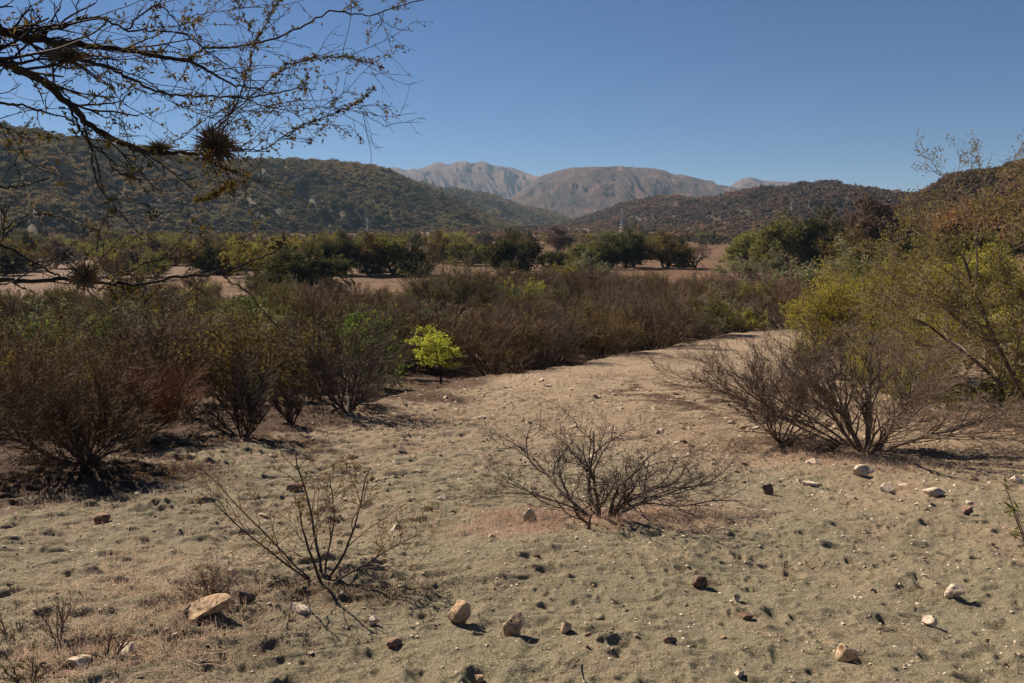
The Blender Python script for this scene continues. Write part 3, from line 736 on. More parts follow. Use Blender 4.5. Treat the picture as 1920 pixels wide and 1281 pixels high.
# -- individually modelled nearer shrubs
def near_shrub(name, seed, px, py, top, wpx, nst, twm, label, P, lean, r0, leaf=None, nleaf=0, ls=.012, rz=0, group=None, hl=1.0, base=.06):
    o = make_stems(P, seed, nst, hl, r0, lean, base)
    pts = np.array([p for l in o for q in l for p in q[0]]); w0 = 2 * np.percentile(np.hypot(pts[:, 0], pts[:, 1]), 93)
    x, y = hit(px, py); k = w0 / (wpx * y * math.cos(PITCH) / F)          # keeps the branch radii at their real size once scaled
    o = [[(q[0], [v * k for v in q[1]]) for q in l] for l in o]
    parts = [('stems', tube_mesh('stems', o[:1], 6, M['bark_mid'] if twm is M['twig_brown'] else twm)), ('branches', tube_mesh('branches', o[1:2], 5, twm)), ('twigs', tube_mesh('twigs', o[2:], 3, twm))]
    if leaf:
        g = np.random.default_rng(seed); c = along(o[-1] + o[-2], nleaf, g); v, f = leafq(c, ls * k, .35, g, .3)
        parts.append(('leaves', mesh_np('leaves', v, [f], [leaf])))
    pr = proto(parts); return stand(name, pr, px, py, top, wpx, label, 'shrub', group, rz)
CROOK = dict(lv=5, n=[9, 8, 7, 5, 3], jit=[.16, .2, .24, .3, .3], up=[.0, .04, .03, .02, 0], taper=[.4, .4, .4, .45, .6], k=[6, 6, 5, 3, 0], t0=[.25, .15, .15, .2, 0], ang=[.6, .7, .8, .9, .9], ratio=[.7, .6, .5, .42, .5], rmin=.0016, flat=.8, rr=.68)
near_shrub('thorn_shrub', 205, 1125, 982, 768, 560, 9, M['bark_mid'], 'bare crooked thorn shrub in the middle of the sand, rooted in pinkish dry grass', CROOK, (.15, 1.1), .024, M['leaf_near'], 260, .012)
FAN = P_(VASE, lv=4, n=[9, 8, 6, 3], jit=[.10, .14, .18, .2], up=[.0, .04, .03, .02], k=[9, 8, 5.5, 0], t0=[.2, .12, .1, 0], ang=[.32, .42, .5, .5], ratio=[.6, .55, .45, .4], rmin=.0034, taper=[.3, .35, .4, .5])
near_shrub('thorn_shrub', 214, 1622, 842, 596, 640, 18, M['twig_grey'], 'largest bare vase-shaped shrub at the right, in front of the green acacia', FAN, (.1, .95), .032)
near_shrub('thorn_shrub', 212, 1462, 826, 642, 300, 13, M['twig_grey'], 'smaller bare vase-shaped shrub just left of the largest one', FAN, (.15, 1.05), .016)
near_shrub('thorn_shrub', 221, 652, 772, 596, 270, 12, M['bark_mid'], 'bare spreading shrub with a dark root fan on shaded soil, left of the lime sapling', FAN, (.25, 1.2), .025)
near_shrub('thorn_shrub', 222, 455, 822, 665, 190, 10, M['bark_mid'], 'bare shrub at the lip of the sand bank, left of the root-fan shrub', FAN, (.15, 1.05), .016)
near_shrub('thorn_shrub', 223, 548, 800, 730, 80, 5, M['bark_mid'], 'small bare sapling between the two bare shrubs on the shaded soil', FAN, (.1, .8), .02)
near_shrub('thorn_shrub', 224, 165, 872, 690, 330, 20, M['twig_brown'], 'tangled brown shrub at the bottom left of the thicket', P_(FAN, jit=[.14, .16, .2, .2]), (.2, 1.25), .02)
near_shrub('rust_shrub', 225, 262, 822, 690, 210, 26, M['twig_rust'], 'rust-coloured broom-like shrub beside the tangled brown shrub', P_(FAN, jit=[.05, .07, .1, .1]), (.15, 1.0), .012)
near_shrub('thorn_shrub', 226, 40, 812, 660, 220, 16, M['twig_brown'], 'dark brown shrub at the left edge behind the tangled one', P_(FAN, jit=[.14, .16, .2, .2]), (.2, 1.2), .02)
near_shrub('thorn_shrub', 227, 966, 680, 575, 150, 14, M['twig_grey'], 'bare rounded shrub at the edge of the sand, left of a similar pair mate', FAN, (.15, 1.1), .03)
near_shrub('thorn_shrub', 228, 1022, 672, 565, 160, 14, M['twig_grey'], 'bare rounded shrub at the edge of the sand, right of a similar pair mate', FAN, (.15, 1.1), .03)
near_shrub('dead_shrub', 229, 1262, 642, 570, 130, 12, M['twig_grey'], 'pale grey dead shrub leaning at the front of the thicket', P_(FAN, k=[6, 5, 3, 0]), (.4, 1.3), .036)
near_shrub('dead_shrub', 230, 1188, 642, 575, 100, 12, M['twig_grey'], 'greyish dead shrub left of the pale leaning one', P_(FAN, k=[6, 5, 3, 0]), (.2, 1.2), .03)
# sparse two-fork shrub at the lower left with tiny tan leaves
OPEN = dict(lv=4, n=[10, 8, 6, 3], jit=[.07, .12, .18, .2], up=[.0, .0, -.02, -.02], taper=[.35, .35, .4, .5], k=[6, 5, 3, 0], t0=[.25, .2, .15, 0], ang=[.55, .7, .8, .6], ratio=[.5, .5, .45, .5], rmin=.0015, rr=.6)
near_shrub('thorn_shrub', 252, 606, 1084, 800, 560, 7, M['twig_brown'], 'sparse open thorn shrub with tiny tan leaves at the lower left', OPEN, (.3, .7), .0088, M['leaf_tan'], 2600, .010, base=.02)
# low dry twiggy plants at the lower left
TINY = P_(FAN, lv=3, n=[5, 4, 3], jit=[.16, .2, .2], up=[.03, .02, 0], k=[6, 4, 0], t0=[.2, .2, 0], ang=[.5, .6, .6], ratio=[.6, .5, .4], rmin=.0012, taper=[.4, .4, .5])
near_shrub('dry_bush', 251, 395, 1124, 1050, 130, 24, M['twig_grey'], 'low grey dry bush behind the flat tan rock', TINY, (.1, 1.2), .004, M['straw'], 300, .006)
near_shrub('dry_weed', 252, 112, 1205, 1095, 70, 4, M['twig_grey'], 'thin dry weed with upright stem at the lower left', TINY, (.05, .7), .004)
near_shrub('dry_weed', 253, 205, 1235, 1165, 100, 4, M['twig_brown'], 'dark forked dry weed near the bottom left corner', TINY, (.2, .9), .005)
near_shrub('dry_weed', 254, 25, 1190, 1130, 80, 5, M['twig_grey'], 'pale dry weed at the left edge of the foreground', TINY, (.2, 1.), .004)
near_shrub('dry_weed', 255, 50, 1275, 1205, 100, 5, M['twig_brown'], 'brown dry weed in the bottom left corner', TINY, (.2, 1.), .004, M['leaf_near'], 120, .008)
near_shrub('dry_weed', 256, 1205, 935, 895, 40, 6, M['twig_grey'], 'small dry seedling right of the middle shrub', TINY, (.2, 1.), .004) if False else None
print('near shrubs', time.time() - T0)

# -- lime sapling
def leafy(name, seed, P, nst, hl, r0, lean, barkm, leaf, nleaf, ls, asp, px, py, top, wpx, label, cluster=6, spread=.06, cat='tree', droop=0.1, rz=0):
    o = make_stems(P, seed, nst, hl, r0, lean, .05)
    g = np.random.default_rng(seed); c0 = along(o[-1] + o[-2], nleaf // cluster, g); c = np.repeat(c0, cluster, 0) + g.normal(0, spread, (len(c0) * cluster, 3))
    v, f = leafq(c, ls, asp, g, droop)
    pr = proto([('trunk', tube_mesh('trunk', o[:1], 6, barkm)), ('branches', tube_mesh('branches', o[1:], 4, barkm)), ('crown', mesh_np('crown', v, [f], [leaf]))])
    return stand(name, pr, px, py, top, wpx, label, cat, None, rz)
SAP = dict(lv=4, n=[6, 5, 4, 3], jit=[.06, .14, .18, .2], up=[.05, .02, .0, .0], taper=[.4, .4, .4, .5], k=[12, 7, 4, 0], t0=[.35, .2, .2, 0], ang=[.9, .7, .7, .7], ratio=[.5, .55, .5, .5], rmin=.004, flat=.5)
leafy('sapling', 301, SAP, 1, 1.5, .035, (0, .08), M['bark_dark'], M['leaf_lime'], 3600, .028, .5, 828, 722, 618, 118, 'small bright lime-green sapling at the edge of the sand', 7, .045)
ACA = dict(lv=5, n=[6, 6, 5, 4, 3], jit=[.14, .18, .2, .24, .3], up=[.02, .0, .0, .0, 0], taper=[.5, .4, .4, .45, .5], k=[5, 6, 5, 3, 0], t0=[.35, .25, .2, .2, 0], ang=[.7, .7, .7, .8, .8], ratio=[.8, .62, .55, .5, .4], rmin=.006, flat=.6)
leafy('acacia', 311, ACA, 5, 1.7, .07, (.4, 1.15), M['bark_mid'], M['leaf_yellowgreen'], 44000, .028, .42, 1650, 712, 532, 360, 'broad yellow-green feathery acacia behind the bare shrubs at the right', 6, .09)
leafy('acacia', 312, ACA, 5, 1.7, .07, (.4, 1.15), M['bark_mid'], M['leaf_yellowgreen'], 32000, .030, .42, 1800, 640, 482, 300, 'yellow-green acacia behind the broad feathery one', 6, .09)
leafy('acacia', 313, ACA, 4, 1.6, .06, (.3, 1.1), M['bark_mid'], M['leaf_greygreen'], 26000, .030, .42, 1600, 640, 520, 190, 'small green acacia at the left of the broad feathery one', 6, .09)
leafy('acacia', 314, ACA, 6, 1.6, .06, (.5, 1.3), M['bark_dark'], M['leaf_mimosa'], 20000, .026, .42, 1880, 768, 600, 330, 'low dense olive acacia at the right edge with a dark shaded base', 6, .07)
leafy('acacia', 315, ACA, 5, 1.2, .05, (.4, 1.2), M['bark_mid'], M['leaf_yellowgreen'], 16000, .026, .42, 1575, 706, 608, 190, 'low yellow-green acacia at the left front of the broad feathery one', 6, .07)
leafy('acacia', 316, ACA, 5, 1.4, .05, (.4, 1.25), M['bark_mid'], M['leaf_yellowgreen'], 26000, .026, .42, 1760, 742, 590, 320, 'yellow-green acacia filling the gap between bare shrub and right edge', 6, .08)
leafy('acacia', 317, ACA, 5, 1.4, .05, (.4, 1.25), M['bark_mid'], M['leaf_yellowgreen'], 22000, .03, .42, 1700, 640, 500, 260, 'acacia behind the broad feathery one, its pale crown just showing', 6, .08)
# -- the big twiggy thorn tree leaning in from the right edge
BIG = dict(lv=5, n=[8, 8, 7, 5, 3], jit=[.1, .14, .16, .2, .24], up=[.02, .01, .0, .0, 0], taper=[.5, .35, .35, .4, .5], k=[8, 9, 7, 3.5, 0], t0=[.3, .2, .15, .15, 0], ang=[.6, .6, .6, .7, .8], ratio=[.75, .6, .5, .42, .4], rmin=.003, flat=.8, rr=.6)
leafy('thorn_tree', 321, BIG, 7, 2.3, .045, (.15, 1.05), M['twig_grey'], M['leaf_mimosa'], 56000, .019, .42, 1960, 800, 285, 660, 'large twiggy thorn tree with sparse yellow-green leaves at the right edge', 5, .035, droop=.1)
print('acacias', time.time() - T0)

# ------------------------------------------------------------------ overhanging thorn tree (traced limbs, real depth)
def P3(px, py, d):
    a, b, c = raydir(px, py); return (a * d, b * d, EYE + c * d)
TRUNK_TOP = (-3.4, 1.9, 2.1)
limbs = [  # (points px,py), r start mm, r end mm, depth start, depth end
 ([(-420, -60), (-200, 30), (-60, 95), (0, 115), (45, 134), (90, 160), (140, 207), (180, 242), (240, 274), (285, 288), (345, 286), (380, 290), (400, 306), (440, 322), (463, 322)], 34, 5, 2.7, 3.9),
 ([(-400, -90), (-180, -10), (-50, 30), (0, 55), (35, 66), (80, 76), (160, 86), (230, 94), (300, 106), (355, 116), (395, 136), (440, 160), (490, 166)], 36, 5, 2.7, 4.0),
 ([(-60, 60), (0, 62), (60, 58), (110, 52), (150, 36), (165, 33), (200, 38), (240, 56), (300, 58), (345, 66), (380, 90), (395, 104)], 12, 3, 3.0, 3.7),
 ([(120, 104), (160, 115), (200, 125), (240, 145), (280, 166), (330, 178), (400, 181), (460, 184), (510, 174), (560, 167), (592, 168)], 13, 3, 3.2, 4.1),
 ([(355, 116), (380, 92), (430, 88), (500, 78), (560, 52), (620, 22), (660, 26), (700, 27), (760, 8), (800, -2), (830, -8)], 9, 3, 3.7, 4.3),
 ([(708, 26), (720, 42), (745, 54), (772, 60)], 3.5, 1.5, 4.2, 4.3),
 ([(365, 288), (385, 262), (420, 228), (440, 200), (455, 165), (468, 120), (482, 75), (505, 30), (525, -8)], 7, 2.5, 3.7, 3.4),
 ([(378, 262), (410, 230), (450, 198), (500, 155), (535, 125), (570, 114), (600, 108), (640, 106), (680, 113), (718, 127)], 6, 2, 3.8, 4.2),
 ([(405, 283), (460, 281), (500, 277), (540, 250), (580, 230), (620, 215), (655, 200), (680, 185), (702, 164)], 6, 2, 3.8, 4.3),
 ([(462, 186), (500, 198), (550, 208), (600, 200), (640, 203), (680, 214), (705, 228), (728, 239)], 4.5, 1.5, 4.0, 4.3),
 ([(126, 190), (138, 215), (150, 242), (168, 270), (172, 300), (182, 340), (205, 375), (235, 410), (268, 444)], 8, 3, 3.2, 3.1),
 ([(165, 268), (205, 297), (235, 318), (262, 342), (275, 364)], 5, 2, 3.2, 3.2),
 ([(206, 298), (212, 318), (235, 330), (280, 337), (330, 338), (370, 333), (400, 322), (416, 310)], 4, 2, 3.2, 3.6),
 ([(330, 338), (334, 360), (345, 390), (362, 415)], 3, 1.2, 3.4, 3.4),
 ([(205, 372), (225, 365), (250, 376), (278, 388)], 2.6, 1.2, 3.1, 3.2),
 ([(236, 405), (270, 399), (300, 406), (330, 416)], 2.6, 1.2, 3.1, 3.2),
 ([(463, 322), (446, 338), (425, 350), (400, 366), (365, 378)], 3.5, 2, 3.9, 3.8),
 ([(-60, 185), (0, 192), (50, 200), (100, 215), (130, 224), (155, 238)], 9, 2.5, 2.9, 3.2),
 ([(90, 155), (120, 175), (150, 215), (190, 255), (240, 270), (280, 300), (315, 335)], 6, 2.5, 3.1, 3.3),
 ([(10, 112), (25, 106), (45, 88), (72, 74), (120, 72), (170, 86), (200, 120), (215, 175), (240, 200)], 8, 2, 3.1, 3.5),
 ([(240, 56), (262, 30), (290, 10), (320, -12)], 6, 4, 3.4, 3.3),
 ([(80, 54), (105, 22), (120, -10)], 4, 2.5, 3.2, 3.2), ([(150, 38), (145, 10), (160, -15)], 4, 2.5, 3.2, 3.2), ([(300, 10), (320, 30), (345, 66), (355, 90)], 4, 2, 3.3, 3.4),
 ([(95, 120), (140, 128), (195, 122), (230, 140), (262, 170), (330, 180)], 7, 2.5, 3.3, 3.6),
 ([(300, 106), (330, 60), (360, 30), (410, 22), (440, 34), (452, 36)], 4, 1.5, 3.6, 3.9),
 ([(395, 136), (430, 130), (470, 148), (520, 185), (545, 210), (580, 225)], 4, 1.5, 3.9, 4.1),
 ([(285, 288), (330, 262), (370, 235), (410, 208), (440, 205), (470, 215), (500, 240)], 4.5, 1.5, 3.6, 3.9),
 ([(215, 125), (280, 155), (320, 190), (370, 212), (420, 225)], 4.5, 1.8, 3.5, 3.9),
 ([(0, 232), (20, 252), (40, 280), (46, 300)], 3, 1.2, 2.9, 2.9), ([(-40, 225), (0, 236), (40, 255), (60, 270), (72, 292)], 4, 1.2, 2.9, 3.),
 ([(-60, 352), (0, 351), (35, 350), (60, 344), (92, 334)], 6, 3, 2.6, 2.7),
 # lower branch system
 ([(-500, 480), (-220, 505), (-60, 520), (0, 524), (60, 527), (130, 523), (190, 530), (260, 534), (330, 521), (415, 510), (470, 490), (512, 474), (530, 456), (533, 438)], 16, 2.5, 2.3, 3.3),
 ([(-60, 430), (0, 457), (50, 485), (100, 514), (140, 530), (180, 560), (205, 580)], 8, 2, 2.5, 2.8),
 ([(170, 524), (230, 515), (270, 495), (310, 486), (350, 483), (378, 462), (390, 444)], 5, 1.5, 2.8, 3.1),
 ([(300, 488), (330, 470), (345, 455)], 2.6, 1.2, 2.9, 3.),
 ([(415, 510), (435, 528), (465, 550), (500, 590), (530, 622), (560, 636), (600, 630), (618, 614)], 5, 1.8, 3.1, 3.4),
 ([(465, 550), (480, 532), (502, 516)], 3, 1.5, 3.2, 3.3), ([(530, 620), (555, 605), (590, 583)], 2.6, 1.2, 3.3, 3.3), ([(465, 552), (440, 565), (420, 580)], 2.6, 1.4, 3.2, 3.2),
 ([(55, 500), (85, 487), (130, 487), (150, 488)], 4, 2, 2.6, 2.8), ([(112, 485), (130, 462), (155, 440), (180, 430)], 2.6, 1.2, 2.7, 2.8),
 ([(-40, 480), (0, 440), (30, 412), (60, 402), (110, 408), (160, 425), (215, 446)], 4, 1.2, 2.5, 2.9), ([(0, 452), (28, 425), (55, 410), (80, 398)], 4, 2, 2.5, 2.6),
 ([(340, 524), (375, 545), (410, 572), (430, 590)], 3, 1.2, 3.0, 3.1), ([(345, 518), (365, 490), (395, 470)], 2.6, 1.2, 3.0, 3.1),
 ([(120, 524), (150, 492), (180, 465), (215, 455), (250, 456)], 3, 1.2, 2.7, 2.8), ([(-40, 545), (20, 530), (45, 540), (60, 545)], 4, 2, 2.4, 2.5),
]
def catmull(pts, m=5):
    P = np.array(pts, float); P = np.vstack([2 * P[0] - P[1], P, 2 * P[-1] - P[-2]]); out = []
    for i in range(1, len(P) - 2):
        for t in np.arange(m) / m:
            a, b, c, d = P[i - 1], P[i], P[i + 1], P[i + 2]
            out.append(.5 * (2 * b + (c - a) * t + (2 * a - 5 * b + 4 * c - d) * t * t + (3 * b - a - 3 * c + d) * t ** 3))
    out.append(P[-2]); return np.array(out)
def build_overhang():
    g = random.Random(4); gn = np.random.default_rng(4)
    root = bpy.data.objects.new('thorn_tree', None); COL.objects.link(root)
    bx, by = -3.7, 1.6; bz = zat(bx, by); root.location = (bx, by, bz)
    root['label'] = 'dark thorny tree whose branches hang into the upper left of the picture'; root['category'] = 'tree'
    O = np.array([bx, by, bz])
    tp = catmull([(bx, by, bz - .1), (bx + .02, by + .05, bz + .7), (bx + .1, by + .1, bz + 1.3), (bx + .2, by + .3, 2.4), (bx + .1, by + .4, 3.2), (bx - .2, by + .3, 4.2)], 5) - O
    v, f = tubes([(tp.tolist(), np.linspace(.17, .06, len(tp)).tolist())], 12); link('trunk', mesh_np('trunk', v, [f], [M['bark_near']], smooth=True), root)
    twigs = []; leaves_at = []; lens = []
    TW = dict(lv=3, n=[8, 5, 3], jit=[.10, .12, .12], up=[0, 0, 0], taper=[.5, .5, .5], k=[2.6, 1, 0], t0=[.15, .2, 0], ang=[.8, .8, .8], ratio=[.5, .45, .4], rmin=.0013, rr=.75)
    for li, (pts, r0, r1, d0, d1) in enumerate(limbs):
        n = len(pts); wob = [g.uniform(-.03, .03) for _ in pts]
        q = [P3(px, py, d0 + (d1 - d0) * i / (n - 1) + wob[i] * (0 if i == 0 else 1)) for i, (px, py) in enumerate(pts)]
        if pts[0][0] < -300: q = [tuple(tp[14] + O) if pts[0][1] > 0 else tuple(tp[18] + O)] + q
        c = catmull(q, 6) - O
        c += gn.normal(0, .003, c.shape)
        rr = np.linspace(r0, r1, len(c)) / 1000 * (1 + .12 * gn.random(len(c))) * .62
        v, f = tubes([(c.tolist(), rr.tolist())], 8); link('limb', mesh_np('limb', v, [f], [M['bark_near']], smooth=True), root)
        L = np.linalg.norm(np.diff(c, axis=0), axis=1).sum()
        vis = [i for i in range(2, len(c) - 1) if project(*(c[i] + O))[0] > -80]
        if not vis: continue
        lower = pts[0][1] > 340 or li in (10, 11, 12, 13, 14, 15)
        k = int(L * (5 if lower else 11)) 
        for _ in range(k):
            i = g.choice(vis); d = c[i + 1] - c[i]; d = nrm(d)
            e = nrm((g.gauss(0, 1), g.gauss(0, .7), g.gauss(0, 1) + .55))
            a = g.uniform(.4, 1.0); nd = nrm(tuple(d[j] * math.cos(a) + e[j] * math.sin(a) for j in range(3)))
            out = [[], [], []]
            grow(out, tuple(c[i]), nd, g.uniform(.10, .42) if not lower else g.uniform(.06, .26), max(.0019, rr[i] * .38), 0, TW, g)
            for l in out: twigs += l
            if g.random() < (.55 if not lower else .5): leaves_at += out[1] + out[2] + out[0]
        # thorns and short spurs along the limb
        for i in vis:
            if g.random() < .9:
                e = nrm((g.gauss(0, 1), g.gauss(0, 1), g.gauss(0, 1))); p = c[i]; s = g.uniform(.012, .028)
                twigs.append(([tuple(p), tuple(p + np.array(e) * s)], [.0016, .0003]))
        if li in (6, 7, 8, 16, 0) :
            for i in vis[len(vis) // 3:]:
                leaves_at.append(([tuple(c[i]), tuple(c[i + 1])], None))
                if li in (16, 8, 7): leaves_at += [([tuple(c[i]), tuple(c[i + 1])], None)] * (3 if li == 16 else 1)
    th = []
    for p, r in twigs[::2]:
        if len(p) < 3: continue
        for i in range(1, len(p) - 1):
            if g.random() < .5:
                e = nrm((g.gauss(0, 1), g.gauss(0, 1), g.gauss(0, 1))); s = g.uniform(.006, .014)
                th.append(([p[i], tuple(p[i][j] + e[j] * s for j in range(3))], [.0011, .0003]))
    v, f = tubes(twigs + th, 4); link('twigs', mesh_np('twigs', v, [f], [M['bark_near']], smooth=True), root)
    c = along(leaves_at, 6500, gn) + gn.normal(0, .009, (6500, 3))
    v, f = leafq(c, .0105, .40, gn, .2); link('leaves', mesh_np('leaves', v, [f], [M['leaf_near']]), root)
build_overhang()
def air_plant(px, py, d, r, n, label, name='air_plant', squash=(1, 1, 1), seed=0, m='airplant'):
    g = random.Random(seed); blades = []; r *= 1.1; d *= .97
    for i in range(n):
        e = nrm((g.gauss(0, 1), g.gauss(0, 1), g.gauss(0, 1) + .1)); L = r * g.choice((.6, .8, 1, 1.1, 1.35)) * g.uniform(.8, 1.1)
        s = [tuple(e[j] * L * t * squash[j] + (g.gauss(0, .03 * r * t)) for j in range(3)) for t in (.08, .4, .75, 1)]
        blades.append((s, [r * .05, r * .042, r * .024, r * .004]))
    v, f = tubes(blades, 3)
    root = link(name, None); root.location = P3(px, py, d); root['label'] = label; root['category'] = 'air plant'; root['group'] = 'ball-shaped air plants on the thorny branches'
    link('rosette', mesh_np('rosette', v, [f], [M[m]], smooth=True), root)
    o = [[(0, 0, -.3 * r), (0, 0, 0), (0, 0, .3 * r)]]; 
    v, f = tubes([(o[0], [.25 * r, .42 * r, .2 * r])], 9); link('core', mesh_np('core', v, [f], [M['bark_near']], smooth=True), root)
air_plant(405, 273, 3.75, .088, 420, 'spiky ball-shaped air plant with a dark middle, under the branch fork before the left hill', seed=1)
air_plant(124, 106, 3.25, .062, 260, 'shaggy air plant wrapped in the uppermost thick branches', seed=2, squash=(1.5, 1, .8))
air_plant(158, 520, 2.75, .052, 340, 'round pale-tipped air plant on the low horizontal branch', seed=3)
air_plant(298, 276, 3.6, .05, 160, 'small dry air plant left of the largest spiky ball', seed=4, squash=(1.5, 1, .7))
print('overhang', time.time() - T0)

# sprig reaching in at the right edge, rooted outside the frame
def build_sprig():
    g = random.Random(8); gn = np.random.default_rng(8)
    x0, y0 = 1.62, 2.15; z0 = zat(x0, y0)
    root = link('thorn_sprout', None); root.location = (x0, y0, z0); root['label'] = 'green thorny sprout reaching in at the right edge of the foreground'; root['category'] = 'plant'
    O = np.array([x0, y0, z0]); st = []
    for tgt in ((1885, 912, 2.75), (1900, 960, 2.6), (1935, 900, 2.7)):
        e = np.array(P3(*tgt)) - O; m = e * .5 + np.array([.05, -.02, .03]); c = catmull([(0, 0, 0), tuple(m), tuple(e)], 6)
        st.append((c.tolist(), np.linspace(.006, .0015, len(c)).tolist()))
    v, f = tubes(st, 6); link('stems', mesh_np('stems', v, [f], [M['bark_mid']], smooth=True), root)
    c = np.array([p for q in st for p in q[0][5:]]); c = np.repeat(c, 7, 0) + gn.normal(0, .012, (len(c) * 7, 3))
    v, f = leafq(c, .022, .16, gn); link('leaves', mesh_np('leaves', v, [f], [M['leaf_olive']]), root)
build_sprig()

# ------------------------------------------------------------------ stones
def ico(sub):
    import bmesh
    bm = bmesh.new(); bmesh.ops.create_icosphere(bm, subdivisions=sub, radius=1.0)
    v = np.array([tuple(q.co) for q in bm.verts]); f = np.array([[q.index for q in p.verts] for p in bm.faces]); bm.free(); return v, f
I4 = ico(4); I1 = ico(2)
def rock_verts(base, g, cuts=9, rough=.06):
    v = base.copy()
    for _ in range(cuts):
        n = g.normal(size=3); n /= np.linalg.norm(n); h = g.uniform(.35, .8); d = v @ n - h
        v -= np.where(d > 0, d, 0)[:, None] * n * .94
    a = 0
    for k, s in enumerate((2.3, 5, 11)):
        a = a + (vnoise(v[:, 0] * s + 5 * k, v[:, 1] * s + v[:, 2] * s * 1.3, int(g.integers(0, 999))) + vnoise(v[:, 2] * s + 3, v[:, 0] * s - v[:, 1] * s, int(g.integers(0, 999)))) * rough / (k + 1) * 1.6
    ln = np.linalg.norm(v, axis=1, keepdims=True)
    return v * (1 + a[:, None])
def rock(px, py, wpx, hpx, m, label, seed, depth=.9, sink=.25, rz=0, tilt=0, group=None):
    g = np.random.default_rng(seed); x, y = hit(px, py); dep = y * math.cos(PITCH)
    W = wpx * dep / F; Hh = hpx * dep / F
    v = rock_verts(I4[0], g); v = v - (v.max(0) + v.min(0)) / 2; v /= (v.max(0) - v.min(0))
    v = v * np.array([W, W * depth, Hh * 1.12]); c, s = math.cos(tilt), math.sin(tilt)
    vx = v[:, 0] * c - v[:, 2] * s; vz = v[:, 0] * s + v[:, 2] * c; v = np.stack([vx, v[:, 1], vz], 1)
    v[:, 2] -= v[:, 2].min()
    o = link('rock', mesh_np('rock', v, [I4[1]], [M[m]], smooth=False), label=label, category='rock', group=group)
    for p in o.data.polygons: p.use_smooth = True
    o.data.set_sharp_from_angle(angle=R(28)) if hasattr(o.data, 'set_sharp_from_angle') else None
    y2 = y + W * depth * .3
    o.location = (x, y2, zat(x, y2) - Hh * (sink + .08)); o.rotation_euler = (0, 0, rz)
    return o
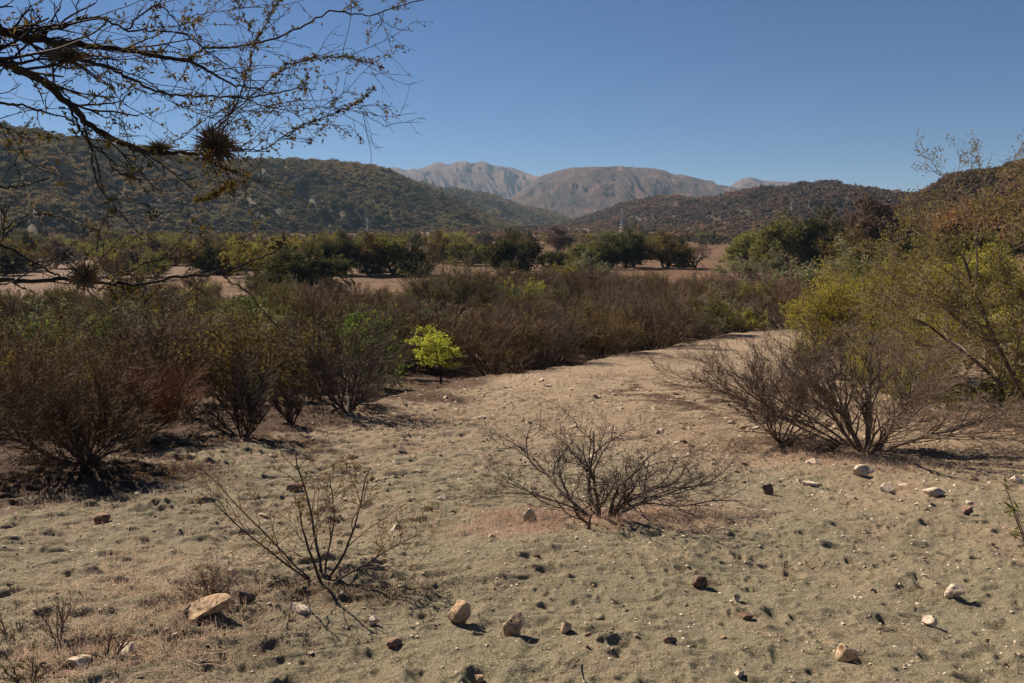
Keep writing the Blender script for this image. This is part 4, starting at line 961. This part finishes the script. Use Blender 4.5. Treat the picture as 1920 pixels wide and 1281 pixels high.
rocks = [
 (378, 1162, 108, 27, 'stone_tan', 'long flat tan rock lying tilted at the lower left', .6, .12, .3),
 (462, 1128, 28, 28, 'stone_dark', 'dark brown rock just right of the long flat tan one', .8, .15, .2),
 (561, 1150, 40, 16, 'stone_pale', 'smooth pale oval stone below the sparse open shrub', .6, .15, 0),
 (557, 1122, 16, 13, 'stone_dark', 'small dark stone above the smooth pale oval one', .8, .15, 0),
 (700, 1166, 19, 16, 'stone_pale', 'small pale cube-like stone between the oval stone and the pair of blocks', .8, .1, .2),
 (860, 1182, 42, 36, 'stone_tan', 'tan blocky rock, left one of the pair at the bottom middle', .9, .1, .1),
 (962, 1206, 38, 42, 'stone_tan', 'upright tan rock, right one of the pair at the bottom middle', .9, .1, .15),
 (1062, 1198, 20, 20, 'stone_tan', 'small upright stone right of the pair of blocks', .8, .1, 0),
 (738, 1216, 28, 15, 'stone_brown', 'small brown stone left of and below the pair of blocks', .8, .15, 0),
 (1600, 1254, 44, 38, 'stone_tan', 'rounded orange-tan rock near the bottom right', .9, .1, 0),
 (1792, 1126, 34, 20, 'stone_pale', 'pale angular stone at the right, above the round pale one', .8, .12, .1),
 (1745, 1172, 28, 20, 'stone_pale', 'round pale stone at the right, below the angular pale one', .8, .12, 0),
 (1313, 1106, 26, 24, 'stone_dark', 'black craggy rock on the sand right of the middle', .9, .1, 0),
 (1382, 1141, 14, 16, 'stone_pale', 'tiny upright pale stone below the black craggy rock', .8, .1, 0),
 (1400, 1170, 30, 11, 'stone_brown', 'thin flat stone below the black craggy rock', .7, .1, -.15),
 (1620, 893, 36, 20, 'stone_pale', 'pale rectangular block below the largest bare shrub', .7, .1, .05),
 (1531, 874, 24, 12, 'stone_pale', 'pale low stone above and left of the rectangular block', .7, .15, 0),
 (1518, 913, 26, 10, 'stone_pale', 'thin pale stone left of the rectangular block', .7, .15, -.2),
 (1442, 928, 18, 20, 'stone_dark', 'dark upright shard between the middle shrub and the pale stones', .5, .1, .4),
 (1667, 920, 26, 18, 'stone_pale', 'rounded pale stone below and right of the rectangular block', .7, .12, 0),
 (1754, 931, 38, 15, 'stone_pale', 'low wide pale stone near the right edge', .7, .15, 0),
 (1815, 967, 20, 16, 'stone_brown', 'grey-brown stone leaning at the right edge below the wide pale one', .8, .1, .3),
 (1820, 950, 16, 9, 'stone_pale', 'little pale stone resting above the leaning grey-brown one', .8, .1, 0),
 (1912, 909, 24, 15, 'stone_pale', 'white stone cut by the right edge', .8, .1, 0),
 (190, 989, 28, 14, 'stone_brown', 'flat pinkish brown block on the left slope', .8, .12, .05),
 (552, 922, 28, 14, 'stone_brown', 'brown stone behind the sparse open shrub', .8, .15, 0),
 (993, 990, 24, 28, 'stone_pale', 'upright pale stone in the dry grass left of the middle shrub', .7, .15, .15),
 (120, 1266, 38, 18, 'stone_brown', 'smooth brown stone at the bottom left corner', .7, .12, 0),
 (137, 1246, 46, 20, 'stone_pale', 'rough greyish stone just above the smooth brown one in the corner', .8, .25, 0),
 (230, 1225, 34, 22, 'stone_pale', 'pale stone under the dark forked weed', .8, .25, 0),
 (1258, 1220, 26, 16, 'stone_brown', 'craggy brown stone at the bottom, right of the middle', .8, .2, 0),
 (898, 1280, 18, 12, 'stone_tan', 'tan stone touching the bottom edge in the middle', .8, .2, 0),
 (1388, 1278, 16, 14, 'stone_pale', 'small pale stone touching the bottom edge', .8, .15, 0),
 (20, 1112, 16, 8, 'stone_dark', 'small black stone on the left slope', .8, .15, 0),
 (740, 1000, 20, 12, 'stone_pale', 'pale stone right of the sparse open shrub', .8, .2, 0),
 (827, 948, 16, 8, 'stone_pale', 'small pale stone on the sand between the two foreground shrubs', .8, .15, 0),
 (1828, 900, 18, 8, 'stone_brown', 'low brown stone in the litter at the right', .8, .15, 0),
 (1895, 768, 16, 14, 'stone_pale', 'white stone under the acacia at the right edge', .8, .15, 0),
 (1345, 958, 26, 6, 'stone_pale', 'thin white slab right of the middle shrub', .6, .15, 0),
 (1153, 742, 10, 6, 'stone_pale', 'pale round stone on the path above the middle shrub', .8, .15, 0),
]
for i, r in enumerate(rocks):
    px, py, wp, hp, m, lab, dp, sk, tl = r; wp *= 1.15; hp *= 1.2
    rock(px, py, wp, hp, m, lab, 500 + i, dp, sk, 0, tl)
# pebbles: 260 individual copies of eight shapes, the rest as gravel
PEB = []
gp = np.random.default_rng(77)
for i in range(8):
    v = rock_verts(ico(3)[0], gp, 8, .09); v /= (v.max(0) - v.min(0)).max() / 2; v[:, 2] *= gp.uniform(.45, .8)
    ff = ico(3)[1]
    PEB.append([mesh_np('pebble', v, [ff], [M[mm]]) for mm in ('stone_pale', 'stone_tan', 'stone_brown')])
def scatter_px(n, g):
    out = []
    while len(out) < n:
        u = g.random()
        if u < .4: px, py = g.normal(1180, 210), g.normal(800, 50)
        elif u < .56: px, py = g.uniform(1300, 1920), g.normal(840, 55)
        elif u < .66: px, py = g.normal(1180, 120), g.normal(1170, 50)
        elif u < .74: px, py = g.normal(300, 170), g.normal(1180, 60)
        else: px, py = g.uniform(-10, 1930), g.uniform(640, 1290) 
        if not (-20 < px < 1940 and 650 < py < 1300): continue
        x, y = hit(px, min(py, 1310)); s = float(edge_s(np.array([x]), np.array([y]))[0])
        if s < -.3 and g.random() < .85: continue
        out.append((x, y, px, py))
    return out
big = scatter_px(298, gp)
for x, y, px, py in big:
    r = y * math.cos(PITCH) / F * gp.choice([3, 4.5, 6.5, 9], p=[.3, .35, .25, .1])
    r = min(max(r, .006), .09)
    me = PEB[int(gp.integers(0, 8))][int(gp.choice([0, 0, 0, 1, 1, 2]))]
    mm = me.materials[0].name
    reg = 'along the bottom of the photo' if py > 1120 else ('around the two foreground shrubs' if py > 900 else ('on the stony sand behind the middle shrub' if px < 1400 else 'below the bare shrubs at the right') if py > 740 else 'on the far path')
    o = link('pebble', me, label='%s pebble lying %s' % ({'stone_pale': 'whitish', 'stone_tan': 'tan', 'stone_brown': 'brown'}[mm], reg), category='pebble', group='pebbles scattered on the sand')
    o.location = (x, y, zat(x, y) + r * .1); o.scale = (r * gp.uniform(.7, 1.2), r * gp.uniform(.7, 1.2), r); o.rotation_euler = (gp.uniform(-.3, .3), gp.uniform(-.3, .3), gp.uniform(0, 6.28))
def gravel(n, rmin, rmax, seed, matname, label, name='gravel', region=None):
    g = np.random.default_rng(seed); base, f = ico(1)
    if region is None:
        d = np.exp(g.uniform(math.log(2.0), math.log(30), n)); a = g.uniform(R(-38), R(38), n); x = np.sin(a) * d; y = np.cos(a) * d
    else: x, y = region(g, n)
    z = gz(x, y); s = edge_s(x, y)
    keep = (s > -.5) | (g.random(n) < .25); x, y, z = x[keep], y[keep], z[keep]; n = len(x)
    sc = g.uniform(0, 1, n) ** 2.5 * (rmax - rmin) + rmin; sc = sc * np.clip(np.hypot(x, y) / 5, .6, 4) if region is None else sc
    J = g.uniform(.55, 1.25, (n, len(base), 1)); a = g.uniform(0, 6.28, n)
    v = base[None] * J * np.array([1, .8, .55]); c, q = np.cos(a)[:, None], np.sin(a)[:, None]
    V = np.stack([v[..., 0] * c - v[..., 1] * q, v[..., 0] * q + v[..., 1] * c, v[..., 2]], -1) * sc[:, None, None] + np.stack([x, y, z + sc * .1], 1)[:, None, :]
    Fq = (f[None] + (np.arange(n) * len(base))[:, None, None]).reshape(-1, 3)
    link(name, mesh_np(name, V.reshape(-1, 3), [Fq], [M[matname]]), kind='stuff', label=label, category='gravel')
gravel(9000, .0018, .016, 1, 'stone_pale', 'fine pale gravel and chips spread over the sand')
gravel(8000, .0018, .013, 2, 'stone_brown', 'fine brown gravel and crumbs of earth on the sand')
gravel(3500, .0018, .011, 3, 'stone_dark', 'fine dark crumbs and seed husks on the sand')
def rub(g, n):
    c = [hit(px, py) for px, py in ((1560, 486), (1590, 470), (1620, 478), (1600, 484), (1700, 500), (1740, 500))]
    k = g.integers(0, 6, n); c = np.array(c)[k]; return c[:, 0] + g.normal(0, 3, n), c[:, 1] + g.normal(0, 8, n)
gravel(900, .12, .5, 9, 'stone_pale', 'pale rubble on the bare slope behind the bushes at the right', 'rubble', rub)
print('stones', time.time() - T0)

# ------------------------------------------------------------------ dry grass, litter, sticks
def blades(name, patches, seed, label, m='straw', w=.0012):
    g = np.random.default_rng(seed); VV = []; off = 0
    for px, py, wx, wy, n, L, lean in patches:
        cx, cy = hit(px, py); x2, _ = hit(px + wx, py); _, y2 = hit(px, py - wy)
        k = max(n // 9, 1); tx = cx + g.normal(0, abs(x2 - cx) * .6, k); ty = cy + g.normal(0, abs(y2 - cy) * .6, k)
        x = np.repeat(tx, 9) + g.normal(0, .025, k * 9); y = np.repeat(ty, 9) + g.normal(0, .025, k * 9); z = gz(x, y); n2 = len(x)
        a = g.uniform(0, 6.28, n2); ln = L * g.uniform(.35, 1.25, n2); tl = np.abs(g.normal(0, lean, n2)); tl = np.clip(tl, 0, 1.5)
        dx, dy, dz = np.sin(tl) * np.cos(a), np.sin(tl) * np.sin(a), np.cos(tl)
        px_, py_ = -np.sin(a), np.cos(a); ww = w * g.uniform(.7, 1.5, n2) * np.clip(cy / 6, .7, 2.5)
        b = np.stack([x, y, z - .004], 1); P = np.stack([px_, py_, np.zeros(n2)], 1) * ww[:, None]
        mid = b + np.stack([dx, dy, dz], 1) * (ln * .55)[:, None]; tip = mid + np.stack([dx * 1.3, dy * 1.3, dz * .55], 1) * (ln * .5)[:, None]
        VV.append(np.stack([b - P, b + P, mid + P * .8, mid - P * .8, tip + P * .2, tip - P * .2], 1).reshape(-1, 3))
    V = np.concatenate(VV); n = len(V) // 6; o = (np.arange(n) * 6)[:, None]
    f = np.concatenate([np.array([[0, 1, 2, 3]]) + o, np.array([[3, 2, 4, 5]]) + o])
    link(name, mesh_np(name, V, [f], [M[m]]), kind='stuff', label=label, category='grass')
blades('dry_grass', [(1120, 975, 240, 24, 9000, .075, .9), (960, 1000, 90, 24, 2600, .07, .9), (1280, 980, 150, 20, 2600, .06, 1.)], 1, 'pinkish dry grass matted round the foot of the middle shrub')
blades('dry_grass', [(1620, 868, 200, 22, 3600, .08, 1.), (1500, 850, 120, 14, 1200, .07, 1.), (1850, 800, 120, 24, 1800, .10, .9)], 2, 'dry brown grass under the bare shrubs at the right')
blades('dry_grass', [(330, 1130, 260, 40, 2600, .06, 1.), (120, 1240, 200, 40, 1800, .05, 1.1), (700, 1010, 160, 50, 900, .07, .7), (560, 930, 140, 60, 700, .07, .8), (300, 1070, 200, 40, 2200, .08, .9), (240, 1200, 260, 60, 2600, .06, 1.1), (1250, 1055, 30, 12, 160, .09, .8), (150, 960, 220, 40, 900, .08, .9), (1000, 850, 260, 50, 900, .06, 1.), (1100, 1060, 160, 20, 500, .05, 1.1), (230, 1050, 40, 30, 120, .14, .4)], 3, 'sparse straw-coloured grass on the lower left slope')
blades('dry_grass', [(930, 700, 110, 14, 3000, .22, .8), (1020, 690, 80, 8, 1200, .2, .8), (1380, 640, 120, 6, 1200, .2, .8), (1250, 845, 200, 40, 1500, .05, 1.)], 4, 'dry reddish grass along the far edge of the sand', 'twig_rust')
blades('leaf_litter', [(300, 1220, 420, 60, 2500, .03, 1.4), (900, 1120, 700, 90, 1500, .03, 1.4), (1300, 860, 500, 60, 1800, .05, 1.4), (650, 785, 260, 20, 5000, .06, 1.3), (200, 880, 260, 24, 6000, .05, 1.3), (1530, 845, 220, 16, 3500, .05, 1.35), (620, 1100, 190, 16, 2600, .035, 1.35), (1800, 780, 160, 30, 4000, .08, 1.2)], 5, 'dark twiggy litter on the soil below the shrubs', 'twig_brown', .0016)
gs = random.Random(15)
STK = [(605, 1130, 'grey stick lying below the smooth pale oval stone'), (355, 1120, 'bent pale stick running up to the flat tan rock'), (350, 1255, 'short bleached stick near the bottom left'), (420, 1225, 'curled bleached stalk right of the corner weeds'), (320, 1205, 'thin grey stick in the lower left litter'), (260, 1180, 'pale stalk below the dry weeds'), (255, 1275, 'pale stalk touching the bottom edge at the left'), (1085, 1262, 'short black forked stick at the bottom middle'), (1510, 1060, 'thin curved twig standing in the sand at the right'), (1420, 925, 'thin twig beside the dark upright shard'), (985, 1010, 'broken grey stick at the foot of the middle shrub'), (640, 1075, 'broken pale stick at the foot of the sparse open shrub')]
for i, (px, py, lab) in enumerate(STK):
    x, y = hit(px, py); z = zat(x, y); a = gs.uniform(0, 6.28); L = gs.uniform(.09, .24)
    up = .8 if i == 8 else .12
    P = dict(lv=2, n=[6, 3], jit=[.16, .2], up=[0, 0], taper=[.5, .5], k=[2, 0], t0=[.3, 0], ang=[.6, .5], ratio=[.4, .4], rmin=.0012)
    out = [[], []]; grow(out, (0, 0, .025), nrm((math.cos(a), math.sin(a), up)), L, .0032, 0, P, gs)
    v, f = tubes(out[0] + out[1], 5); m = M['bark_dark'] if i == 7 else M['twig_brown'] if i in (8, 9) else M['straw']
    o = link('stick', mesh_np('stick', v, [f], [m], smooth=True), label=lab, category='stick'); o.location = (x, y, z - .015)

# ------------------------------------------------------------------ cacti, pylons, posts
def cactus_proto(seed, arms):
    g = random.Random(seed); st = []
    for i in range(arms + 1):
        a = g.uniform(0, 6.28); r = 0 if i == 0 else g.uniform(.25, .5); h = 4.2 if i == 0 else g.uniform(2.6, 3.9)
        pts = [(0, 0, .0), (0, 0, h * .35), (0, 0, h * .7), (0, 0, h * .94), (0, 0, h)] if i == 0 else [(0, 0, .9), (r * .8 * math.cos(a), r * .8 * math.sin(a), 1.0), (r * math.cos(a), r * math.sin(a), 1.35), (r * math.cos(a), r * math.sin(a), h * .95), (r * math.cos(a), r * math.sin(a), h)]
        st.append((pts, [.15, .17, .16, .12, .02] if i == 0 else [.1, .12, .12, .1, .02]))
    parts = []
    for i, s in enumerate(st):
        v, f = tubes([s], 9); parts.append(('stem' if i == 0 else 'arm', mesh_np('cactus_stem', v, [f], [M['cactus']], smooth=True)))
    return parts
CA = [cactus_proto(1, 4), cactus_proto(2, 2), cactus_proto(3, 6)]
for i, (px, py, top, lab) in enumerate([(75, 456, 416, 'tall columnar cactus at the far left, left of its neighbour'), (90, 466, 430, 'tall columnar cactus at the far left, right of its neighbour'), (266, 434, 418, 'columnar cactus below the tip of the hanging branch'), (247, 446, 428, 'single columnar cactus on the reddish slope at the left'),
    (532, 458, 436, 'columnar cactus standing above the left end of the tree row'), (578, 460, 440, 'columnar cactus right of the one above the tree row'), (848, 460, 446, 'leftmost of three short columnar cacti at the foot of the left hill'), (861, 460, 446, 'middle one of three short columnar cacti at the foot of the left hill'), (874, 459, 444, 'rightmost of three short columnar cacti at the foot of the left hill'), (1338, 458, 434, 'dark columnar cactus at the back of the orange field'), (618, 452, 438, 'small columnar cactus behind the tree row')]):
    pr = CA[i % 3]; x, y, z = hit_any(px, py); h = (py - top) * y / F; s = h / 4.2
    plant('columnar_cactus', pr, (x, y, z), s * 1.15 if s > 0 else 1, gs.uniform(0, 6.28), lab, 'cactus', 'columnar cacti in the valley')
def bar(a, b, r): return ([tuple(a), tuple(b)], [r, r])
def pylon_proto(th):
    H = 20.0; body = []
    def w(z): return 2.0 - 1.55 * min(z / 13.0, 1)
    zs = [0, 3, 5.7, 8.1, 10.2, 12, 13.5, 15, 16.5, 18]
    for i in range(len(zs) - 1):
        a, b = w(zs[i]), w(zs[i + 1]); ca = [(a, a), (-a, a), (-a, -a), (a, -a)]; cb = [(b, b), (-b, b), (-b, -b), (b, -b)]
        for j in range(4):
            k = (j + 1) % 4
            body.append(bar((*ca[j], zs[i]), (*cb[j], zs[i + 1]), th)); body.append(bar((*ca[j], zs[i]), (*cb[k], zs[i + 1]), th * .6)); body.append(bar((*ca[k], zs[i]), (*cb[j], zs[i + 1]), th * .6)); body.append(bar((*cb[j], zs[i + 1]), (*cb[k], zs[i + 1]), th * .6))
    for j in ((.45, .45), (-.45, .45), (-.45, -.45), (.45, -.45)): body.append(bar((*j, 18), (0, 0, 20), th))
    v, f = tubes(body, 4); parts = [('lattice_tower', mesh_np('lattice_tower', v, [f], [M['metal']]))]
    for z, L in ((13.5, 3.6), (15.6, 3.0), (17.6, 2.4)):
        c = []
        for s in (-1, 1): c += [bar((0, .4, z), (s * L, 0, z), th * .8), bar((0, -.4, z), (s * L, 0, z), th * .8), bar((0, 0, z + .9), (s * L, 0, z), th * .7), bar((s * L, 0, z), (s * L, 0, z - .9), th * .7)]
        v, f = tubes(c, 4); parts.append(('crossarm', mesh_np('crossarm', v, [f], [M['metal']])))
    return parts
mm_, t_, b_ = mat('metal', .5); b_.inputs['Metallic'].default_value = .6; b_.inputs['Base Color'].default_value = (.45, .45, .45, 1); M['metal'] = mm_
t_.links.new(ramp(t_, [(.3, (.32, .33, .34)), (.7, (.52, .52, .52))], noise(t_, .8, 3)), b_.inputs['Base Color'])
PY = pylon_proto(.11)
for px, py, top, lab in [(690, 446, 408, 'lattice power pylon at the foot of the left hill, above the tree row'), (1166, 440, 394, 'lattice power pylon in the middle of the valley floor'), (1484, 398, 372, 'left one of two close pylons on the right-hand hill'), (1516, 398, 374, 'right one of two close pylons on the right-hand hill'), (1651, 382, 364, 'small far pylon near the saddle of the right-hand hill')]:
    x, y, z = hit_any(px, py); h = (py - top) * y / F
    plant('power_pylon', PY, (x, y, z), h / 20.0, .6, lab, 'pylon', 'power pylons across the valley')
FP = []
v, f = tubes([([(0, 0, 0), (0, 0, .7), (.02, 0, 1.3)], [.07, .065, .06])], 6); fpm = mesh_np('fence_post', v, [f], [M['stone_pale']])
for px, py, lab in ((299, 522, 'white wooden post right of the low air plant'), (405, 470, 'far white post on the scrub at the left'), (479, 520, 'white post behind the green bushes at the left')):
    x, y, z = hit_any(px, py); o = link('fence_post', fpm, label=lab, category='post', group='white posts in the scrub'); o.location = (x, y, z); o.scale = (1, 1, 1.2)

# ------------------------------------------------------------------ haze
def build_haze():
    z0, z1 = -140, 430
    x0, x1, y0, y1 = -9500, 9500, -400, 9500
    V = np.array([(x, y, z) for z in (z0, z1) for x, y in ((x0, y0), (x1, y0), (x1, y1), (x0, y1))], float)
    f = np.array([[0, 3, 2, 1], [4, 5, 6, 7], [0, 1, 5, 4], [1, 2, 6, 5], [2, 3, 7, 6], [3, 0, 4, 7]])
    m = bpy.data.materials.new('haze'); m.use_nodes = True; t = m.node_tree; t.nodes.clear()
    pv = t.nodes.new('ShaderNodeVolumePrincipled'); pv.inputs['Density'].default_value = HAZE; pv.inputs['Color'].default_value = (.47, .69, .96, 1)
    pv.inputs['Anisotropy'].default_value = .1
    o = t.nodes.new('ShaderNodeOutputMaterial'); t.links.new(pv.outputs[0], o.inputs['Volume'])
    link('haze', mesh_np('haze', V, [f], [m]), kind='stuff', label='thin bluish haze filling the valley air', category='haze')
HAZE = 8.5e-5
build_haze()
print('done', time.time() - T0, len(bpy.data.objects))
